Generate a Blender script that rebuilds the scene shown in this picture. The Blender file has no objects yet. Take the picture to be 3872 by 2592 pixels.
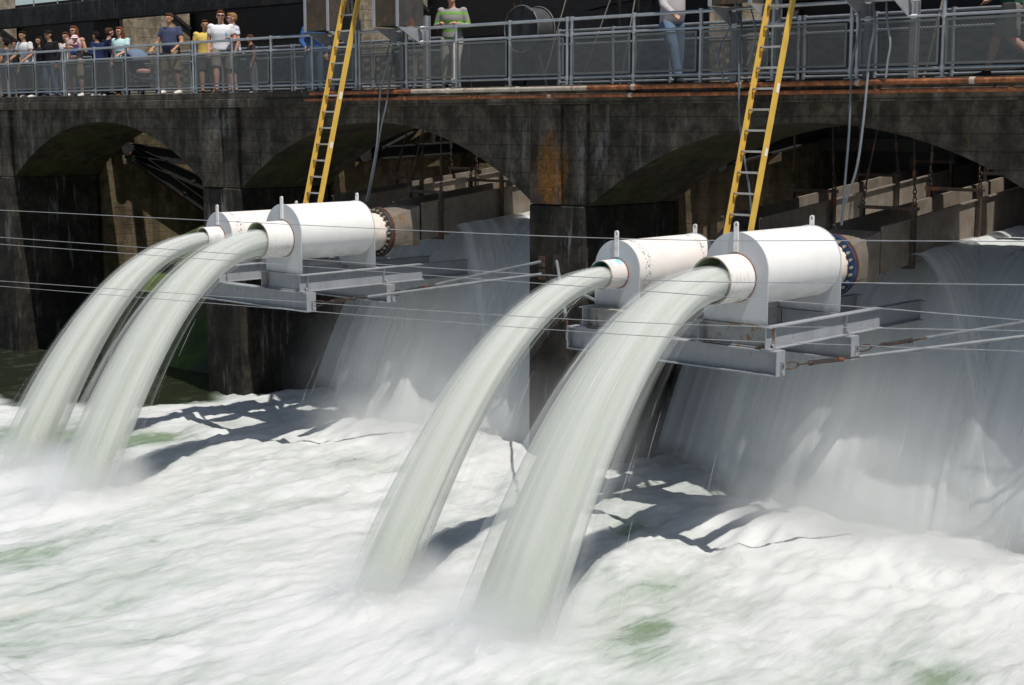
import bpy, bmesh, math, random
import numpy as np
from mathutils import Vector, Matrix, Euler
random.seed(7)
rng = np.random.default_rng(11)
SC = bpy.context.scene
COL = SC.collection
R = math.radians

# ------------------------------------------------------------------ camera
FPX, PCX, PCY = 5600.0, 1936.0, 1296.0          # photograph's focal length and centre in its own pixels
YAW = R(43.33)
PITCH = math.atan((1296 - 459) / FPX)
CAM = Vector((0.0, -18.5, 5.8))
cam_d = bpy.data.cameras.new('camera')
cam_d.sensor_width = 36.0
cam_d.lens = 36.0 * FPX / 3872.0
cam_d.clip_end = 2000
cam = bpy.data.objects.new('camera', cam_d)
COL.objects.link(cam)
cam.location = CAM
cam.rotation_euler = (R(90) - PITCH, 0, YAW)
SC.camera = cam

# ------------------------------------------------------------------ sky, sun, exposure
SUN_DIR = Vector((0.44, -0.10, 1.0)).normalized()      # towards the sun
el = math.asin(SUN_DIR.z)
az = math.atan2(SUN_DIR.x, SUN_DIR.y)
W = bpy.data.worlds.new('World'); SC.world = W; W.use_nodes = True
wn = W.node_tree
sky = wn.nodes.new('ShaderNodeTexSky'); sky.sky_type = 'NISHITA'
sky.sun_disc = False
sky.sun_elevation = el; sky.sun_rotation = az
sky.air_density = 1.0; sky.dust_density = 1.2
bg = wn.nodes['Background']; bg.inputs['Strength'].default_value = 0.082
wn.links.new(sky.outputs[0], bg.inputs['Color'])
sl = bpy.data.lights.new('sun', 'SUN'); sl.energy = 4.7; sl.angle = R(0.53); sl.color = (1.0, 0.955, 0.89)
so = bpy.data.objects.new('sun', sl); COL.objects.link(so)
so.rotation_euler = SUN_DIR.to_track_quat('Z', 'Y').to_euler()
so.location = (0, 0, 40)
SC.view_settings.view_transform = 'Standard'
SC.view_settings.look = 'None'
SC.view_settings.exposure = 0.0
SC.view_settings.gamma = 1.0
SC.view_settings.use_curve_mapping = False
SC.render.engine = 'CYCLES'
SC.cycles.max_bounces = 6; SC.cycles.diffuse_bounces = 3; SC.cycles.glossy_bounces = 2
SC.cycles.transparent_max_bounces = 24; SC.cycles.transmission_bounces = 3; SC.cycles.volume_bounces = 4
SC.cycles.caustics_reflective = False; SC.cycles.caustics_refractive = False
SC.cycles.use_denoising = True

# ------------------------------------------------------------------ pixel (2342 x 1568 view of the photo) -> direction
_fh = Vector((-math.sin(YAW), math.cos(YAW), 0)); _r = Vector((math.cos(YAW), math.sin(YAW), 0))
_f = _fh * math.cos(PITCH) + Vector((0, 0, -math.sin(PITCH))); _u = _r.cross(_f)
def _ray(u, v):
    k = 3872 / 2342
    return _f + _r * ((u * k - PCX) / FPX) - _u * ((v * k - PCY) / FPX)
def onY(u, v, Y):
    d = _ray(u, v); return CAM + d * ((Y - CAM.y) / d.y)
def onX(u, v, X):
    d = _ray(u, v); return CAM + d * ((X - CAM.x) / d.x)
def onZ(u, v, Z):
    d = _ray(u, v); return CAM + d * ((Z - CAM.z) / d.z)

# ------------------------------------------------------------------ mesh helpers
class MB:
    """collects shapes; build() links them as ONE mesh object"""
    def __init__(s): s.v = []; s.f = []; s.m = []; s.mi = 0
    def add(s, vs, fs):
        o = len(s.v); s.v += [tuple(p) for p in vs]
        s.f += [tuple(i + o for i in f) for f in fs]; s.m += [s.mi] * len(fs); return s
    def box(s, x0, x1, y0, y1, z0, z1):
        vs = [(x, y, z) for z in (z0, z1) for y in (y0, y1) for x in (x0, x1)]
        return s.add(vs, [(0, 2, 3, 1), (4, 5, 7, 6), (0, 1, 5, 4), (2, 6, 7, 3), (0, 4, 6, 2), (1, 3, 7, 5)])
    def hexa(s, b, t):            # bottom loop and top loop of equal length
        n = len(b); vs = list(b) + list(t)
        fs = [tuple(reversed(range(n))), tuple(range(n, 2 * n))] + [(i, (i + 1) % n, n + (i + 1) % n, n + i) for i in range(n)]
        return s.add(vs, fs)
    def prism(s, pts, ax, a, b):  # polygon pts in the plane across axis ax, from a to b
        def P(p, c):
            return (c, p[0], p[1]) if ax == 'x' else ((p[0], c, p[1]) if ax == 'y' else (p[0], p[1], c))
        return s.hexa([P(p, a) for p in pts], [P(p, b) for p in pts])
    def tube(s, pts, r, n=8, cap=True, close=False):
        pts = [Vector(p) for p in pts]; m = len(pts)
        rs = r if isinstance(r, (list, tuple)) else [r] * m
        vs = []; up = None
        for i, p in enumerate(pts):
            a = pts[(i - 1) % m] if (i > 0 or close) else p
            b = pts[(i + 1) % m] if (i < m - 1 or close) else p
            d = (b - a).normalized()
            if up is None:
                up = Vector((0, 0, 1)) if abs(d.z) < .9 else Vector((1, 0, 0))
            x = up.cross(d).normalized(); y = d.cross(x); up = y
            for k in range(n):
                t = 2 * math.pi * k / n
                vs.append(p + (x * math.cos(t) + y * math.sin(t)) * rs[i])
        fs = []
        for i in range(m if close else m - 1):
            j = (i + 1) % m
            for k in range(n):
                l = (k + 1) % n
                fs.append((i * n + k, i * n + l, j * n + l, j * n + k))
        if cap and not close:
            fs += [tuple(reversed(range(n))), tuple(range((m - 1) * n, m * n))]
        return s.add(vs, fs)
    def cyl(s, a, b, r, n=12): return s.tube([a, b], r, n)
    def bar(s, a, b, w, h):       # rectangular bar from a to b, w across, h in height
        a = Vector(a); b = Vector(b); d = (b - a).normalized()
        up = Vector((0, 0, 1)) if abs(d.z) < .97 else Vector((0, 1, 0))
        x = d.cross(up).normalized() * w / 2; y = x.cross(d).normalized() * h / 2
        return s.hexa([a - x - y, a + x - y, a + x + y, a - x + y], [b - x - y, b + x - y, b + x + y, b - x + y])
    def ibeam(s, a, b, h, w, tf=.02, tw=.014):
        """a, b : centre of the section"""
        a = Vector(a); b = Vector(b); d = (b - a).normalized(); up = Vector((0, 0, 1))
        x = d.cross(up).normalized()
        H, Wd = h / 2, w / 2
        pr = [(-Wd, -H), (Wd, -H), (Wd, -H + tf), (tw / 2, -H + tf), (tw / 2, H - tf), (Wd, H - tf), (Wd, H), (-Wd, H), (-Wd, H - tf), (-tw / 2, H - tf), (-tw / 2, -H + tf), (-Wd, -H + tf)]
        n = len(pr)
        vs = [a + x * p + up * q for p, q in pr] + [b + x * p + up * q for p, q in pr]
        fs = [(i, (i + 1) % n, n + (i + 1) % n, n + i) for i in range(n)]
        for o in (0, n):
            for q in ((0, 1, 2, 11), (3, 4, 9, 10), (5, 6, 7, 8)):
                fs.append(tuple(i + o for i in q))
            fs.append((11 + o, 2 + o, 3 + o, 10 + o)); fs.append((9 + o, 4 + o, 5 + o, 8 + o))
        return s.add(vs, fs)
    def lathe(s, prof, n=32, ax='y', c=(0, 0, 0), close=False):
        """prof : (along, radius) pairs"""
        vs = []
        for q, r in prof:
            for k in range(n):
                t = 2 * math.pi * k / n
                vs.append((c[0] + r * math.cos(t), c[1] + q, c[2] + r * math.sin(t)) if ax == 'y' else (c[0] + r * math.cos(t), c[1] + r * math.sin(t), c[2] + q))
        fs = []; m = len(prof)
        for i in range(m if close else m - 1):
            j = (i + 1) % m
            for k in range(n):
                l = (k + 1) % n
                fs.append((i * n + k, i * n + l, j * n + l, j * n + k))
        return s.add(vs, fs)
    def ball(s, c, rx, ry=None, rz=None, n=12, m=8):
        ry = ry or rx; rz = rz or rx
        vs = [(c[0], c[1], c[2] - rz)]
        for i in range(1, m):
            t = math.pi * i / m - math.pi / 2
            for k in range(n):
                q = 2 * math.pi * k / n
                vs.append((c[0] + rx * math.cos(t) * math.cos(q), c[1] + ry * math.cos(t) * math.sin(q), c[2] + rz * math.sin(t)))
        vs.append((c[0], c[1], c[2] + rz)); L = len(vs) - 1
        fs = [(0, 1 + (k + 1) % n, 1 + k) for k in range(n)]
        for i in range(m - 2):
            for k in range(n):
                a = 1 + i * n; fs.append((a + k, a + (k + 1) % n, a + n + (k + 1) % n, a + n + k))
        a = 1 + (m - 2) * n
        fs += [(a + k, a + (k + 1) % n, L) for k in range(n)]
        return s.add(vs, fs)
    def mesh(s, name):
        me = bpy.data.meshes.new(name); me.from_pydata(s.v, [], s.f); me.update()
        b = bmesh.new(); b.from_mesh(me); bmesh.ops.recalc_face_normals(b, faces=b.faces); b.to_mesh(me); b.free()
        return me
    def build(s, name, mat, parent=None, smooth=False, bevel=0, origin=None):
        me = s.mesh(name)
        mats = mat if isinstance(mat, (list, tuple)) else [mat]
        for mm in mats: me.materials.append(mm)
        if len(mats) > 1: me.polygons.foreach_set('material_index', s.m)
        if smooth: smooth_mesh(me, smooth if not isinstance(smooth, bool) else 40)
        return link(name, me, parent, bevel, origin)
def smooth_mesh(me, ang=40):
    me.polygons.foreach_set('use_smooth', [True] * len(me.polygons))
    try: me.set_sharp_from_angle(angle=R(ang))
    except Exception: pass
def link(name, me, parent=None, bevel=0, origin=None):
    ob = bpy.data.objects.new(name, me); COL.objects.link(ob)
    if origin is not None:        # world-coordinate mesh, origin moved to the thing's base
        me.transform(Matrix.Translation(-Vector(origin))); ob.location = origin
    if parent is not None:
        ob.parent = parent
        if origin is None: me.transform(Matrix.Translation(-wloc(parent)))
        else: ob.location = Vector(origin) - wloc(parent)
    if bevel:
        m = ob.modifiers.new('bevel', 'BEVEL'); m.width = bevel; m.segments = 1; m.limit_method = 'ANGLE'
    return ob
def wloc(o):
    p = Vector(o.location)
    while o.parent is not None: o = o.parent; p = p + Vector(o.location)
    return p
def tag(o, label=None, cat=None, group=None, kind=None):
    if label: o['label'] = label
    if cat: o['category'] = cat
    if group: o['group'] = group
    if kind: o['kind'] = kind
    return o
def thing(name, loc, label, cat, group=None):
    e = bpy.data.objects.new(name, None); COL.objects.link(e); e.location = loc; e.empty_display_size = .2
    return tag(e, label, cat, group)
def copy_tree(o, parent=None):
    c = o.copy(); COL.objects.link(c); c.parent = parent
    for ch in o.children: copy_tree(ch, c)
    return c

# ------------------------------------------------------------------ material helpers
class NT:
    def __init__(s, name):
        s.m = bpy.data.materials.new(name); s.m.use_nodes = True; s.t = s.m.node_tree
        s.b = s.t.nodes['Principled BSDF']; s.out = s.t.nodes['Material Output']
        s.geo = s.t.nodes.new('ShaderNodeNewGeometry')
    def n(s, typ, **kw):
        x = s.t.nodes.new(typ)
        for k, v in kw.items(): setattr(x, k, v)
        return x
    def l(s, a, b): s.t.links.new(a, b)
    def pos(s, scale=(1, 1, 1), loc=(0, 0, 0), src=None):
        mp = s.n('ShaderNodeMapping'); mp.inputs['Scale'].default_value = scale; mp.inputs['Location'].default_value = loc
        s.l(src or s.geo.outputs['Position'], mp.inputs[0]); return mp.outputs[0]
    def noise(s, vec, scale=1, detail=4, rough=.55, dist=0):
        x = s.n('ShaderNodeTexNoise'); x.inputs['Scale'].default_value = scale; x.inputs['Detail'].default_value = detail
        x.inputs['Roughness'].default_value = rough; x.inputs['Distortion'].default_value = dist
        s.l(vec, x.inputs['Vector']); return x.outputs['Fac']
    def ramp(s, fac, stops):
        x = s.n('ShaderNodeValToRGB'); e = x.color_ramp.elements
        while len(e) < len(stops): e.new(.5)
        for i, (p, c) in enumerate(stops):
            e[i].position = p; e[i].color = (c, c, c, 1) if not isinstance(c, (tuple, list)) else (*c, 1)
        s.l(fac, x.inputs[0]); return x.outputs[0]
    def mix(s, fac, a, b, mode='MIX'):
        x = s.n('ShaderNodeMix', data_type='RGBA', blend_type=mode)
        for sock, v in ((x.inputs[0], fac), (x.inputs[6], a), (x.inputs[7], b)):
            if isinstance(v, (int, float)): sock.default_value = v
            elif isinstance(v, (tuple, list)): sock.default_value = (*v, 1)
            else: s.l(v, sock)
        return x.outputs[2]
    def math(s, op, a, b=0.0, clamp=False):
        x = s.n('ShaderNodeMath', operation=op); x.use_clamp = clamp
        for sock, v in ((x.inputs[0], a), (x.inputs[1], b)):
            if isinstance(v, (int, float)): sock.default_value = v
            else: s.l(v, sock)
        return x.outputs[0]
    def sep(s, src=None):
        x = s.n('ShaderNodeSeparateXYZ'); s.l(src or s.geo.outputs['Position'], x.inputs[0]); return x.outputs
    def maprange(s, v, a, b, c=0, d=1):
        x = s.n('ShaderNodeMapRange', interpolation_type='SMOOTHSTEP')
        s.l(v, x.inputs[0])
        for i, q in enumerate((a, b, c, d)): x.inputs[i + 1].default_value = q
        return x.outputs[0]
    def bump(s, h, strength=.3, dist=.02):
        x = s.n('ShaderNodeBump'); x.inputs['Strength'].default_value = strength; x.inputs['Distance'].default_value = dist
        s.l(h, x.inputs['Height']); s.l(x.outputs[0], s.b.inputs['Normal'])
    def done(s, col=None, rough=.6, metal=0, spec=.4):
        if col is not None:
            if isinstance(col, (tuple, list)): s.b.inputs['Base Color'].default_value = (*col, 1)
            else: s.l(col, s.b.inputs['Base Color'])
        if isinstance(rough, (int, float)): s.b.inputs['Roughness'].default_value = rough
        else: s.l(rough, s.b.inputs['Roughness'])
        s.b.inputs['Metallic'].default_value = metal; s.b.inputs['Specular IOR Level'].default_value = spec
        return s.m
def paint(name, c, rough=.5, metal=0, var=.25, scale=6, rust=0, rustc=(.20, .075, .03), streak=True, spec=.4, bump=.0):
    """painted / weathered surface: uneven tone, rain streaks, rust breaking through"""
    t = NT(name)
    n1 = t.noise(t.pos(), scale, 5)
    dark = tuple(x * (1 - var) for x in c); light = tuple(min(1, x * (1 + var * .6)) for x in c)
    col = t.ramp(n1, [(.3, dark), (.7, light)])
    if streak:
        st = t.noise(t.pos((9, 9, .8)), 1.5, 4)
        col = t.mix(t.ramp(st, [(.5, 0.0), (.78, .35)]), col, tuple(x * .55 for x in c))
    if rust:
        rn = t.noise(t.pos((4, 4, 2.2)), 2.2, 7, .65)
        col = t.mix(t.ramp(rn, [(.66 - rust * .3, 0.0), (.74 - rust * .26, 1.0)]), col, t.ramp(t.noise(t.pos(), 30, 3), [(.3, tuple(x * .6 for x in rustc)), (.7, tuple(x * 1.5 for x in rustc))]))
    if bump: t.bump(t.noise(t.pos(), 40, 4), bump, .004)
    return t.done(col, t.ramp(t.noise(t.pos(), 12, 3), [(.3, rough * .85), (.7, min(1, rough * 1.15))]), metal, spec)
def cloth(name, c, scale=60, var=.2, stripe=None):
    t = NT(name)
    n1 = t.noise(t.pos(), scale, 3); n2 = t.noise(t.pos(), 7, 3)
    col = t.mix(n2, tuple(x * (1 - var) for x in c), tuple(min(1, x * (1 + var * .5)) for x in c))
    if stripe:
        zz = t.sep()[2]
        per, c2, duty = stripe
        fr = t.math('FRACT', t.math('MULTIPLY', zz, 1 / per))
        col = t.mix(t.math('LESS_THAN', fr, duty), col, c2)
    t.bump(n1, .25, .004)
    return t.done(col, .9, 0, .15)

# ------------------------------------------------------------------ numpy gradient noise
_G = rng.normal(size=(256, 256, 2)); _G /= np.linalg.norm(_G, axis=2, keepdims=True)
def perlin(x, y):
    xi = np.floor(x).astype(int); yi = np.floor(y).astype(int); fx = x - xi; fy = y - yi
    def g(i, j, dx, dy):
        q = _G[(xi + i) & 255, (yi + j) & 255]; return q[..., 0] * dx + q[..., 1] * dy
    u = fx * fx * fx * (fx * (fx * 6 - 15) + 10); v = fy * fy * fy * (fy * (fy * 6 - 15) + 10)
    a = g(0, 0, fx, fy); b = g(1, 0, fx - 1, fy); c = g(0, 1, fx, fy - 1); d = g(1, 1, fx - 1, fy - 1)
    return (a + (b - a) * u) * (1 - v) + (c + (d - c) * u) * v
def fbm(x, y, o=4, g=.5, lac=2.03):
    s = 0; a = 1
    for i in range(o):
        s = s + a * perlin(x + 17.3 * i, y - 9.1 * i); x = x * lac; y = y * lac; a *= g
    return s
def sstep(a, b, x):
    t = np.clip((x - a) / (b - a), 0, 1); return t * t * (3 - 2 * t)
# ------------------------------------------------------------------ materials
def concrete(name, c1, c2, streak=.7, white=.5, orange=.3, moss=0, line=True, lichen=None, bumps=.5, pale=()):
    t = NT(name)
    p = t.pos()
    col = t.ramp(t.noise(p, .9, 7, .62), [(.28, c1), (.72, c2)])
    grain = t.noise(p, 9, 8, .75)
    blot = t.noise(t.pos((1, 1, .7), (11, 4, 2)), 3.2, 8, .7)
    col = t.mix(t.ramp(blot, [(.40, .8), (.58, 0.0)]), col, tuple(x * .30 for x in c1))
    col = t.mix(t.ramp(grain, [(.35, .55), (.6, 0.0)]), col, tuple(x * .45 for x in c1))
    st = t.noise(t.pos((2.6, 2.6, .16)), 1.3, 6, .6)
    col = t.mix(t.math('MULTIPLY', t.ramp(st, [(.45, 0.0), (.72, 1.0)]), streak), col, tuple(x * .35 for x in c1))
    ws = t.noise(t.pos((3.4, 3.4, .5), (7, 3, 1)), 1.1, 7, .7)
    col = t.mix(t.math('MULTIPLY', t.ramp(ws, [(.57, 0.0), (.74, 1.0)]), white), col, (.34, .35, .34))
    og = t.noise(t.pos((2.2, 2.2, 1.1), (3, 1, 9)), 2.2, 8, .75)
    col = t.mix(t.math('MULTIPLY', t.ramp(og, [(.62, 0.0), (.72, 1.0)]), orange), col, (.20, .10, .03))
    if moss:
        mo = t.noise(t.pos((1, 1, 1.2), (5, 2, 2)), .9, 6, .65)
        col = t.mix(t.math('MULTIPLY', t.ramp(mo, [(.42, 0.0), (.62, 1.0)]), moss), col, (.055, .06, .012))
    if lichen:            # one patch of orange lichen with its own outline
        (lx, lz, rx, rz) = lichen
        x, y, z = t.sep()
        dx = t.math('DIVIDE', t.math('SUBTRACT', x, lx), rx); dz = t.math('DIVIDE', t.math('SUBTRACT', z, lz), rz)
        d = t.math('ADD', t.math('POWER', dx, 2), t.math('POWER', dz, 2))
        nn = t.math('ADD', t.math('MULTIPLY', t.noise(t.pos((9, 9, 2.4)), 1.6, 10, .8), .6), t.math('MULTIPLY', t.noise(t.pos((1, 1, .6)), 26, 6, .8), .4))
        f = t.math('SUBTRACT', t.math('MULTIPLY', nn, 2.6), t.math('ADD', t.math('MULTIPLY', d, .40), 0.98))
        lc = t.ramp(t.noise(p, 18, 5, .7), [(.35, (.085, .042, .008)), (.65, (.27, .105, .012))])
        col = t.mix(t.ramp(f, [(0.0, 0.0), (.35, .9)]), col, lc)
    for (lx, lz, rx, rz) in pale:      # lime bloom with ragged outlines
        x, y, z = t.sep()
        dx = t.math('DIVIDE', t.math('SUBTRACT', x, lx), rx); dz = t.math('DIVIDE', t.math('SUBTRACT', z, lz), rz)
        d = t.math('ADD', t.math('POWER', dx, 2), t.math('POWER', dz, 2))
        nn = t.noise(t.pos((6, 6, 2.0), (lx, 2, 0)), 1.7, 10, .8)
        f = t.math('SUBTRACT', t.math('MULTIPLY', nn, 2.4), t.math('ADD', t.math('MULTIPLY', d, .40), .98))
        col = t.mix(t.ramp(f, [(0.0, 0.0), (.55, .7)]), col, (.24, .25, .25))
    h = t.noise(p, 14, 8, .7)
    if line:              # board marks of the formwork
        z = t.sep()[2]
        w = t.math('FRACT', t.math('MULTIPLY', z, 1 / .235))
        g = t.ramp(w, [(0.0, 0.0), (.05, 1.0), (.95, 1.0), (1.0, 0.0)])
        col = t.mix(.38, col, t.mix(1.0, col, g, 'MULTIPLY'))
        h = t.math('ADD', h, t.math('MULTIPLY', g, .35))
    t.bump(h, bumps, .03)
    return t.done(col, .9, 0, .25)

M = {}
M['conc'] = concrete('stained_concrete', (.040, .034, .026), (.165, .143, .110), streak=.7, white=.36, orange=.4, bumps=.9, pale=[(-25.75, 5.75, .45, .50), (-15.55, 5.35, .20, .55)])
M['conc_l'] = concrete('lichened_concrete', (.038, .032, .025), (.155, .132, .10), lichen=(-16.48, 4.95, .40, .80), white=.5, pale=[(-15.9, 5.4, .12, .5)])
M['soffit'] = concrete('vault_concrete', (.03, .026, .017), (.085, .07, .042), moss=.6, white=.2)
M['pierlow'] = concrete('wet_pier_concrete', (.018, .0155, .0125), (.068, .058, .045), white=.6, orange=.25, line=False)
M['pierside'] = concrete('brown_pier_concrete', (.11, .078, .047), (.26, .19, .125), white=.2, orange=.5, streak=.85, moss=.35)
M['column'] = concrete('pale_column_concrete', (.32, .26, .18), (.50, .43, .32), white=.25, orange=.35, streak=.45)
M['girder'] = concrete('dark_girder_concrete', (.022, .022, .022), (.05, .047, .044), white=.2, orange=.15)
t = NT('mossy_spillway')
mn = t.noise(t.pos(), 1.1, 6, .6)
t.bump(t.noise(t.pos(), 8, 6), .5, .05)
M['ogee'] = t.done(t.ramp(mn, [(.3, (.03, .028, .02)), (.55, (.05, .085, .012)), (.75, (.09, .15, .015))]), .7)
M['drum'] = paint('dark_drum_steel', (.06, .06, .062), .5)
M['gate'] = paint('black_gate_steel', (.02, .02, .021), .6, rust=.12)
M['galv'] = paint('galvanised_steel', (.34, .36, .375), .42, .55, var=.18, streak=False)
M['meshw'] = paint('expanded_metal', (.13, .135, .13), .6, .2, var=.15, streak=False)
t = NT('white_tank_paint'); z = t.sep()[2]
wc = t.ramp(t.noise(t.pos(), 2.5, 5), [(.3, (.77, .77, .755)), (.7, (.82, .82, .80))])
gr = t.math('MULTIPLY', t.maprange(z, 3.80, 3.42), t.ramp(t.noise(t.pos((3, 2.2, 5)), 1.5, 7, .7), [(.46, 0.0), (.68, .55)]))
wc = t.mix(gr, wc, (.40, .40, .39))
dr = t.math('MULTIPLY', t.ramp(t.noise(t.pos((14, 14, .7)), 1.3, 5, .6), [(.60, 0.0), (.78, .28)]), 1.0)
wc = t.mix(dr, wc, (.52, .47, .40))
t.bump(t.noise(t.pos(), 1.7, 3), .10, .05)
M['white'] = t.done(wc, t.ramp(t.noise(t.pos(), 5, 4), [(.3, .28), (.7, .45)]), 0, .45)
t = NT('shaded_tank_plate'); nz = t.noise(t.pos((7, 7, .5)), 2.0, 5)
c = t.mix(t.ramp(nz, [(.56, 0.0), (.8, .35)]), (.46, .475, .49), (.35, .27, .17))  # white plate paint greyed: its shade is put into the colour, plus brown streaks
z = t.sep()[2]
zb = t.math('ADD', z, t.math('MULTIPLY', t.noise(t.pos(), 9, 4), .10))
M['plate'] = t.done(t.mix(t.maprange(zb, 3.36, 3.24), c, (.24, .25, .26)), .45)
t = NT('speckled_tank_paint')
sp = t.noise(t.pos((1, 1, 1)), 34, 3, .6)
y = t.sep()[1]
band = t.math('MULTIPLY', t.maprange(y, -2.33, -2.24), t.maprange(y, -2.10, -2.20))
band2 = t.math('MULTIPLY', t.maprange(y, -0.98, -0.92), t.maprange(y, -0.80, -0.86))
spk = t.math('MULTIPLY', t.math('ADD', band, t.math('MULTIPLY', band2, .8)), t.ramp(sp, [(.55, 0.0), (.6, 1.0)]))
warm = t.ramp(t.noise(t.pos(), 3, 4), [(.3, (.76, .70, .66)), (.7, (.82, .79, .76))])
M['white_s'] = t.done(t.mix(spk, warm, (.05, .045, .045)), .4)
t = NT('weathered_pipe_paint')
n1 = t.noise(t.pos((2, 5, 2)), 4, 7, .7)
c = t.mix(t.ramp(n1, [(.5, 0.0), (.63, .8)]), (.74, .725, .70), (.56, .52, .48))
rr = t.noise(t.pos((6, 3, 1.0)), 2.2, 7, .7); z = t.sep()[2]
low = t.maprange(z, 3.85, 3.5)
c = t.mix(t.math('MULTIPLY', low, t.ramp(rr, [(.54, 0.0), (.68, .8)])), c, (.30, .17, .06))
M['pipe'] = t.done(c, .5)
t = NT('flaking_cyan_pipe_paint')
c2 = t.mix(t.ramp(t.noise(t.pos(), 5, 6, .7), [(.5, 0.0), (.56, 1.0)]), c if False else (.70, .66, .63), (.16, .52, .68))
z = t.sep()[2]
M['pipe_c'] = t.done(t.mix(t.maprange(z, 3.78, 3.92), (.66, .61, .57), c2), .5)
M['pipe_in'] = paint('green_pipe_inside', (.42, .48, .30), .35, var=.3, scale=10)
M['pipe_in_c'] = paint('teal_pipe_inside', (.03, .25, .22), .35, var=.3, scale=10)
M['rustw'] = paint('rust_weld', (.26, .11, .045), .8, var=.4, scale=20)
M['blue'] = paint('blue_flange_paint', (.022, .06, .15), .6, rust=.42, rustc=(.09, .04, .025))
M['flange'] = paint('rusty_flange', (.10, .035, .025), .8, var=.4)
M['dflange'] = paint('dark_flange_steel', (.07, .065, .07), .6, .3, rust=.3)
M['bolt'] = paint('zinc_bolt', (.50, .46, .38), .4, .6, streak=False)
M['grey'] = paint('grey_beam_paint', (.29, .305, .325), .55, 0, var=.14, scale=3, rust=.10)
M['greyd'] = paint('rusting_grey_beam', (.27, .28, .28), .6, 0, var=.25, scale=3, rust=.45, rustc=(.22, .12, .05))
M['neck'] = paint('cream_insulation', (.72, .63, .56), .75, var=.12, scale=14, streak=False, bump=.6)
M['flume'] = paint('stained_stainless_flume', (.26, .22, .18), .5, .25, var=.3, scale=4, rust=.28, rustc=(.26, .15, .07))
M['flumed'] = paint('dark_flume_post', (.07, .055, .045), .7, .2, rust=.4)
M['chain'] = paint('rusty_chain', (.06, .045, .04), .7, .4, rust=.4)
M['yellow'] = paint('yellow_ladder_fibreglass', (.70, .44, .085), .5, 0, var=.12, scale=5)
M['alu'] = paint('aluminium_rung', (.50, .50, .48), .38, .7, streak=False)
M['sticker'] = paint('white_sticker', (.8, .8, .79), .4, var=.05)
M['hose'] = paint('grey_hose', (.11, .13, .145), .5, var=.2)
M['hosel'] = paint('pale_grey_hose', (.19, .21, .225), .5, var=.2)
M['rustp'] = paint('rusty_pipe', (.22, .075, .03), .8, var=.5, scale=8, rust=.5, rustc=(.33, .12, .04))
M['palep'] = paint('pale_pipe', (.42, .37, .30), .7, var=.3, scale=5, rust=.35)
M['hoist'] = paint('rust_stained_hoist_panel', (.065, .048, .028), .65, .1, var=.45, scale=3, rust=.42, rustc=(.13, .06, .02))
M['hoistg'] = paint('grey_hoist_steel', (.34, .35, .37), .5, .3, var=.15, rust=.1)
M['hoists'] = paint('dark_hoist_side', (.07, .068, .065), .6, .2, var=.3, rust=.25)
M['wire'] = paint('steel_wire', (.30, .31, .32), .5, .3, streak=False)
M['black'] = paint('black_rubber', (.015, .015, .016), .6)
M['rod'] = paint('grey_rod_paint', (.20, .215, .225), .6, .1, streak=False)
M['rim'] = paint('pale_rim', (.16, .16, .155), .5)

# ------------------------------------------------------------------ the arched walkway bridge of the dam
XR = [-62.86, -53.44, -44.02, -34.60, -25.20, -15.78, -6.36, 3.06]      # right faces of the piers
PW = 1.24
SPR, RISE = 4.42, 1.36
bridge = thing('arched_footbridge', (-20, 1.2, 0), 'dark stained concrete footbridge on low arches and thick piers, orange lichen on one pier', 'bridge')
for i, xr in enumerate(XR):
    lich = M['conc_l'] if abs(xr + 15.78) < .1 else M['conc']
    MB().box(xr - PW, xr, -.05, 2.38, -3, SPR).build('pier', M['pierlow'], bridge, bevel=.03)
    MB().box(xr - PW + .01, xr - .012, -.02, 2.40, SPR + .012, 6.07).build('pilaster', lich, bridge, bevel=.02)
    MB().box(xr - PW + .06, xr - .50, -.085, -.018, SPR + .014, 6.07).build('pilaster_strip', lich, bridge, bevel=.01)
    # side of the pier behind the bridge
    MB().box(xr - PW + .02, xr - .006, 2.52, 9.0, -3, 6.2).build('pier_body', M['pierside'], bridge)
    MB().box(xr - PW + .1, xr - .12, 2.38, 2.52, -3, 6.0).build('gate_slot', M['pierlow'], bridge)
for i in range(len(XR) - 1):
    a, b = XR[i], XR[i + 1] - PW
    cxm, hs = (a + b) / 2, (b - a) / 2
    rad = (hs * hs + RISE * RISE) / (2 * RISE); zc = SPR + RISE - rad
    n = 40; xs = [a + (b - a) * k / n for k in range(n + 1)]
    zs = [zc + math.sqrt(max(0, rad * rad - (x - cxm) ** 2)) for x in xs]
    y0, y1, zt = .07, 2.39, 6.07
    m = MB()
    vs = []
    for x, z in zip(xs, zs): vs += [(x, y0, z), (x, y0, zt), (x, y1, z), (x, y1, zt)]
    fr, so_ = [], []
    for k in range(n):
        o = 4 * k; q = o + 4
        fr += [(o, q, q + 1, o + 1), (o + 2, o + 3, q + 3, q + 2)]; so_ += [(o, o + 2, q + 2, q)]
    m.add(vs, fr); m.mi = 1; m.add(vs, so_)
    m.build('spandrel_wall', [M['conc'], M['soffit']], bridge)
    # ogee crest of the spillway in this bay
    pr = [(9.0, -3), (-.6, -3), (-.6, -1.2), (.4, -.75), (1.2, -.05), (2.4, .90), (3.6, 1.85), (4.6, 2.55), (5.35, 2.92), (6.0, 3.10), (7.0, 3.16), (9.0, 3.0)]
    if i != 3: pr = [(q, w - 1.1 if 0 <= q < 7.5 and w > -2.9 else (w - 1.1 if w > -1 else w)) for q, w in pr]
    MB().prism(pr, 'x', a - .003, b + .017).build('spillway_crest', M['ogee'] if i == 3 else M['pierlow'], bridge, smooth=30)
MB().box(XR[0] - 6, XR[-1] + 4, -.13, 2.52, 6.072, 6.25).build('cornice', M['conc'], bridge, bevel=.015)
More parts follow.
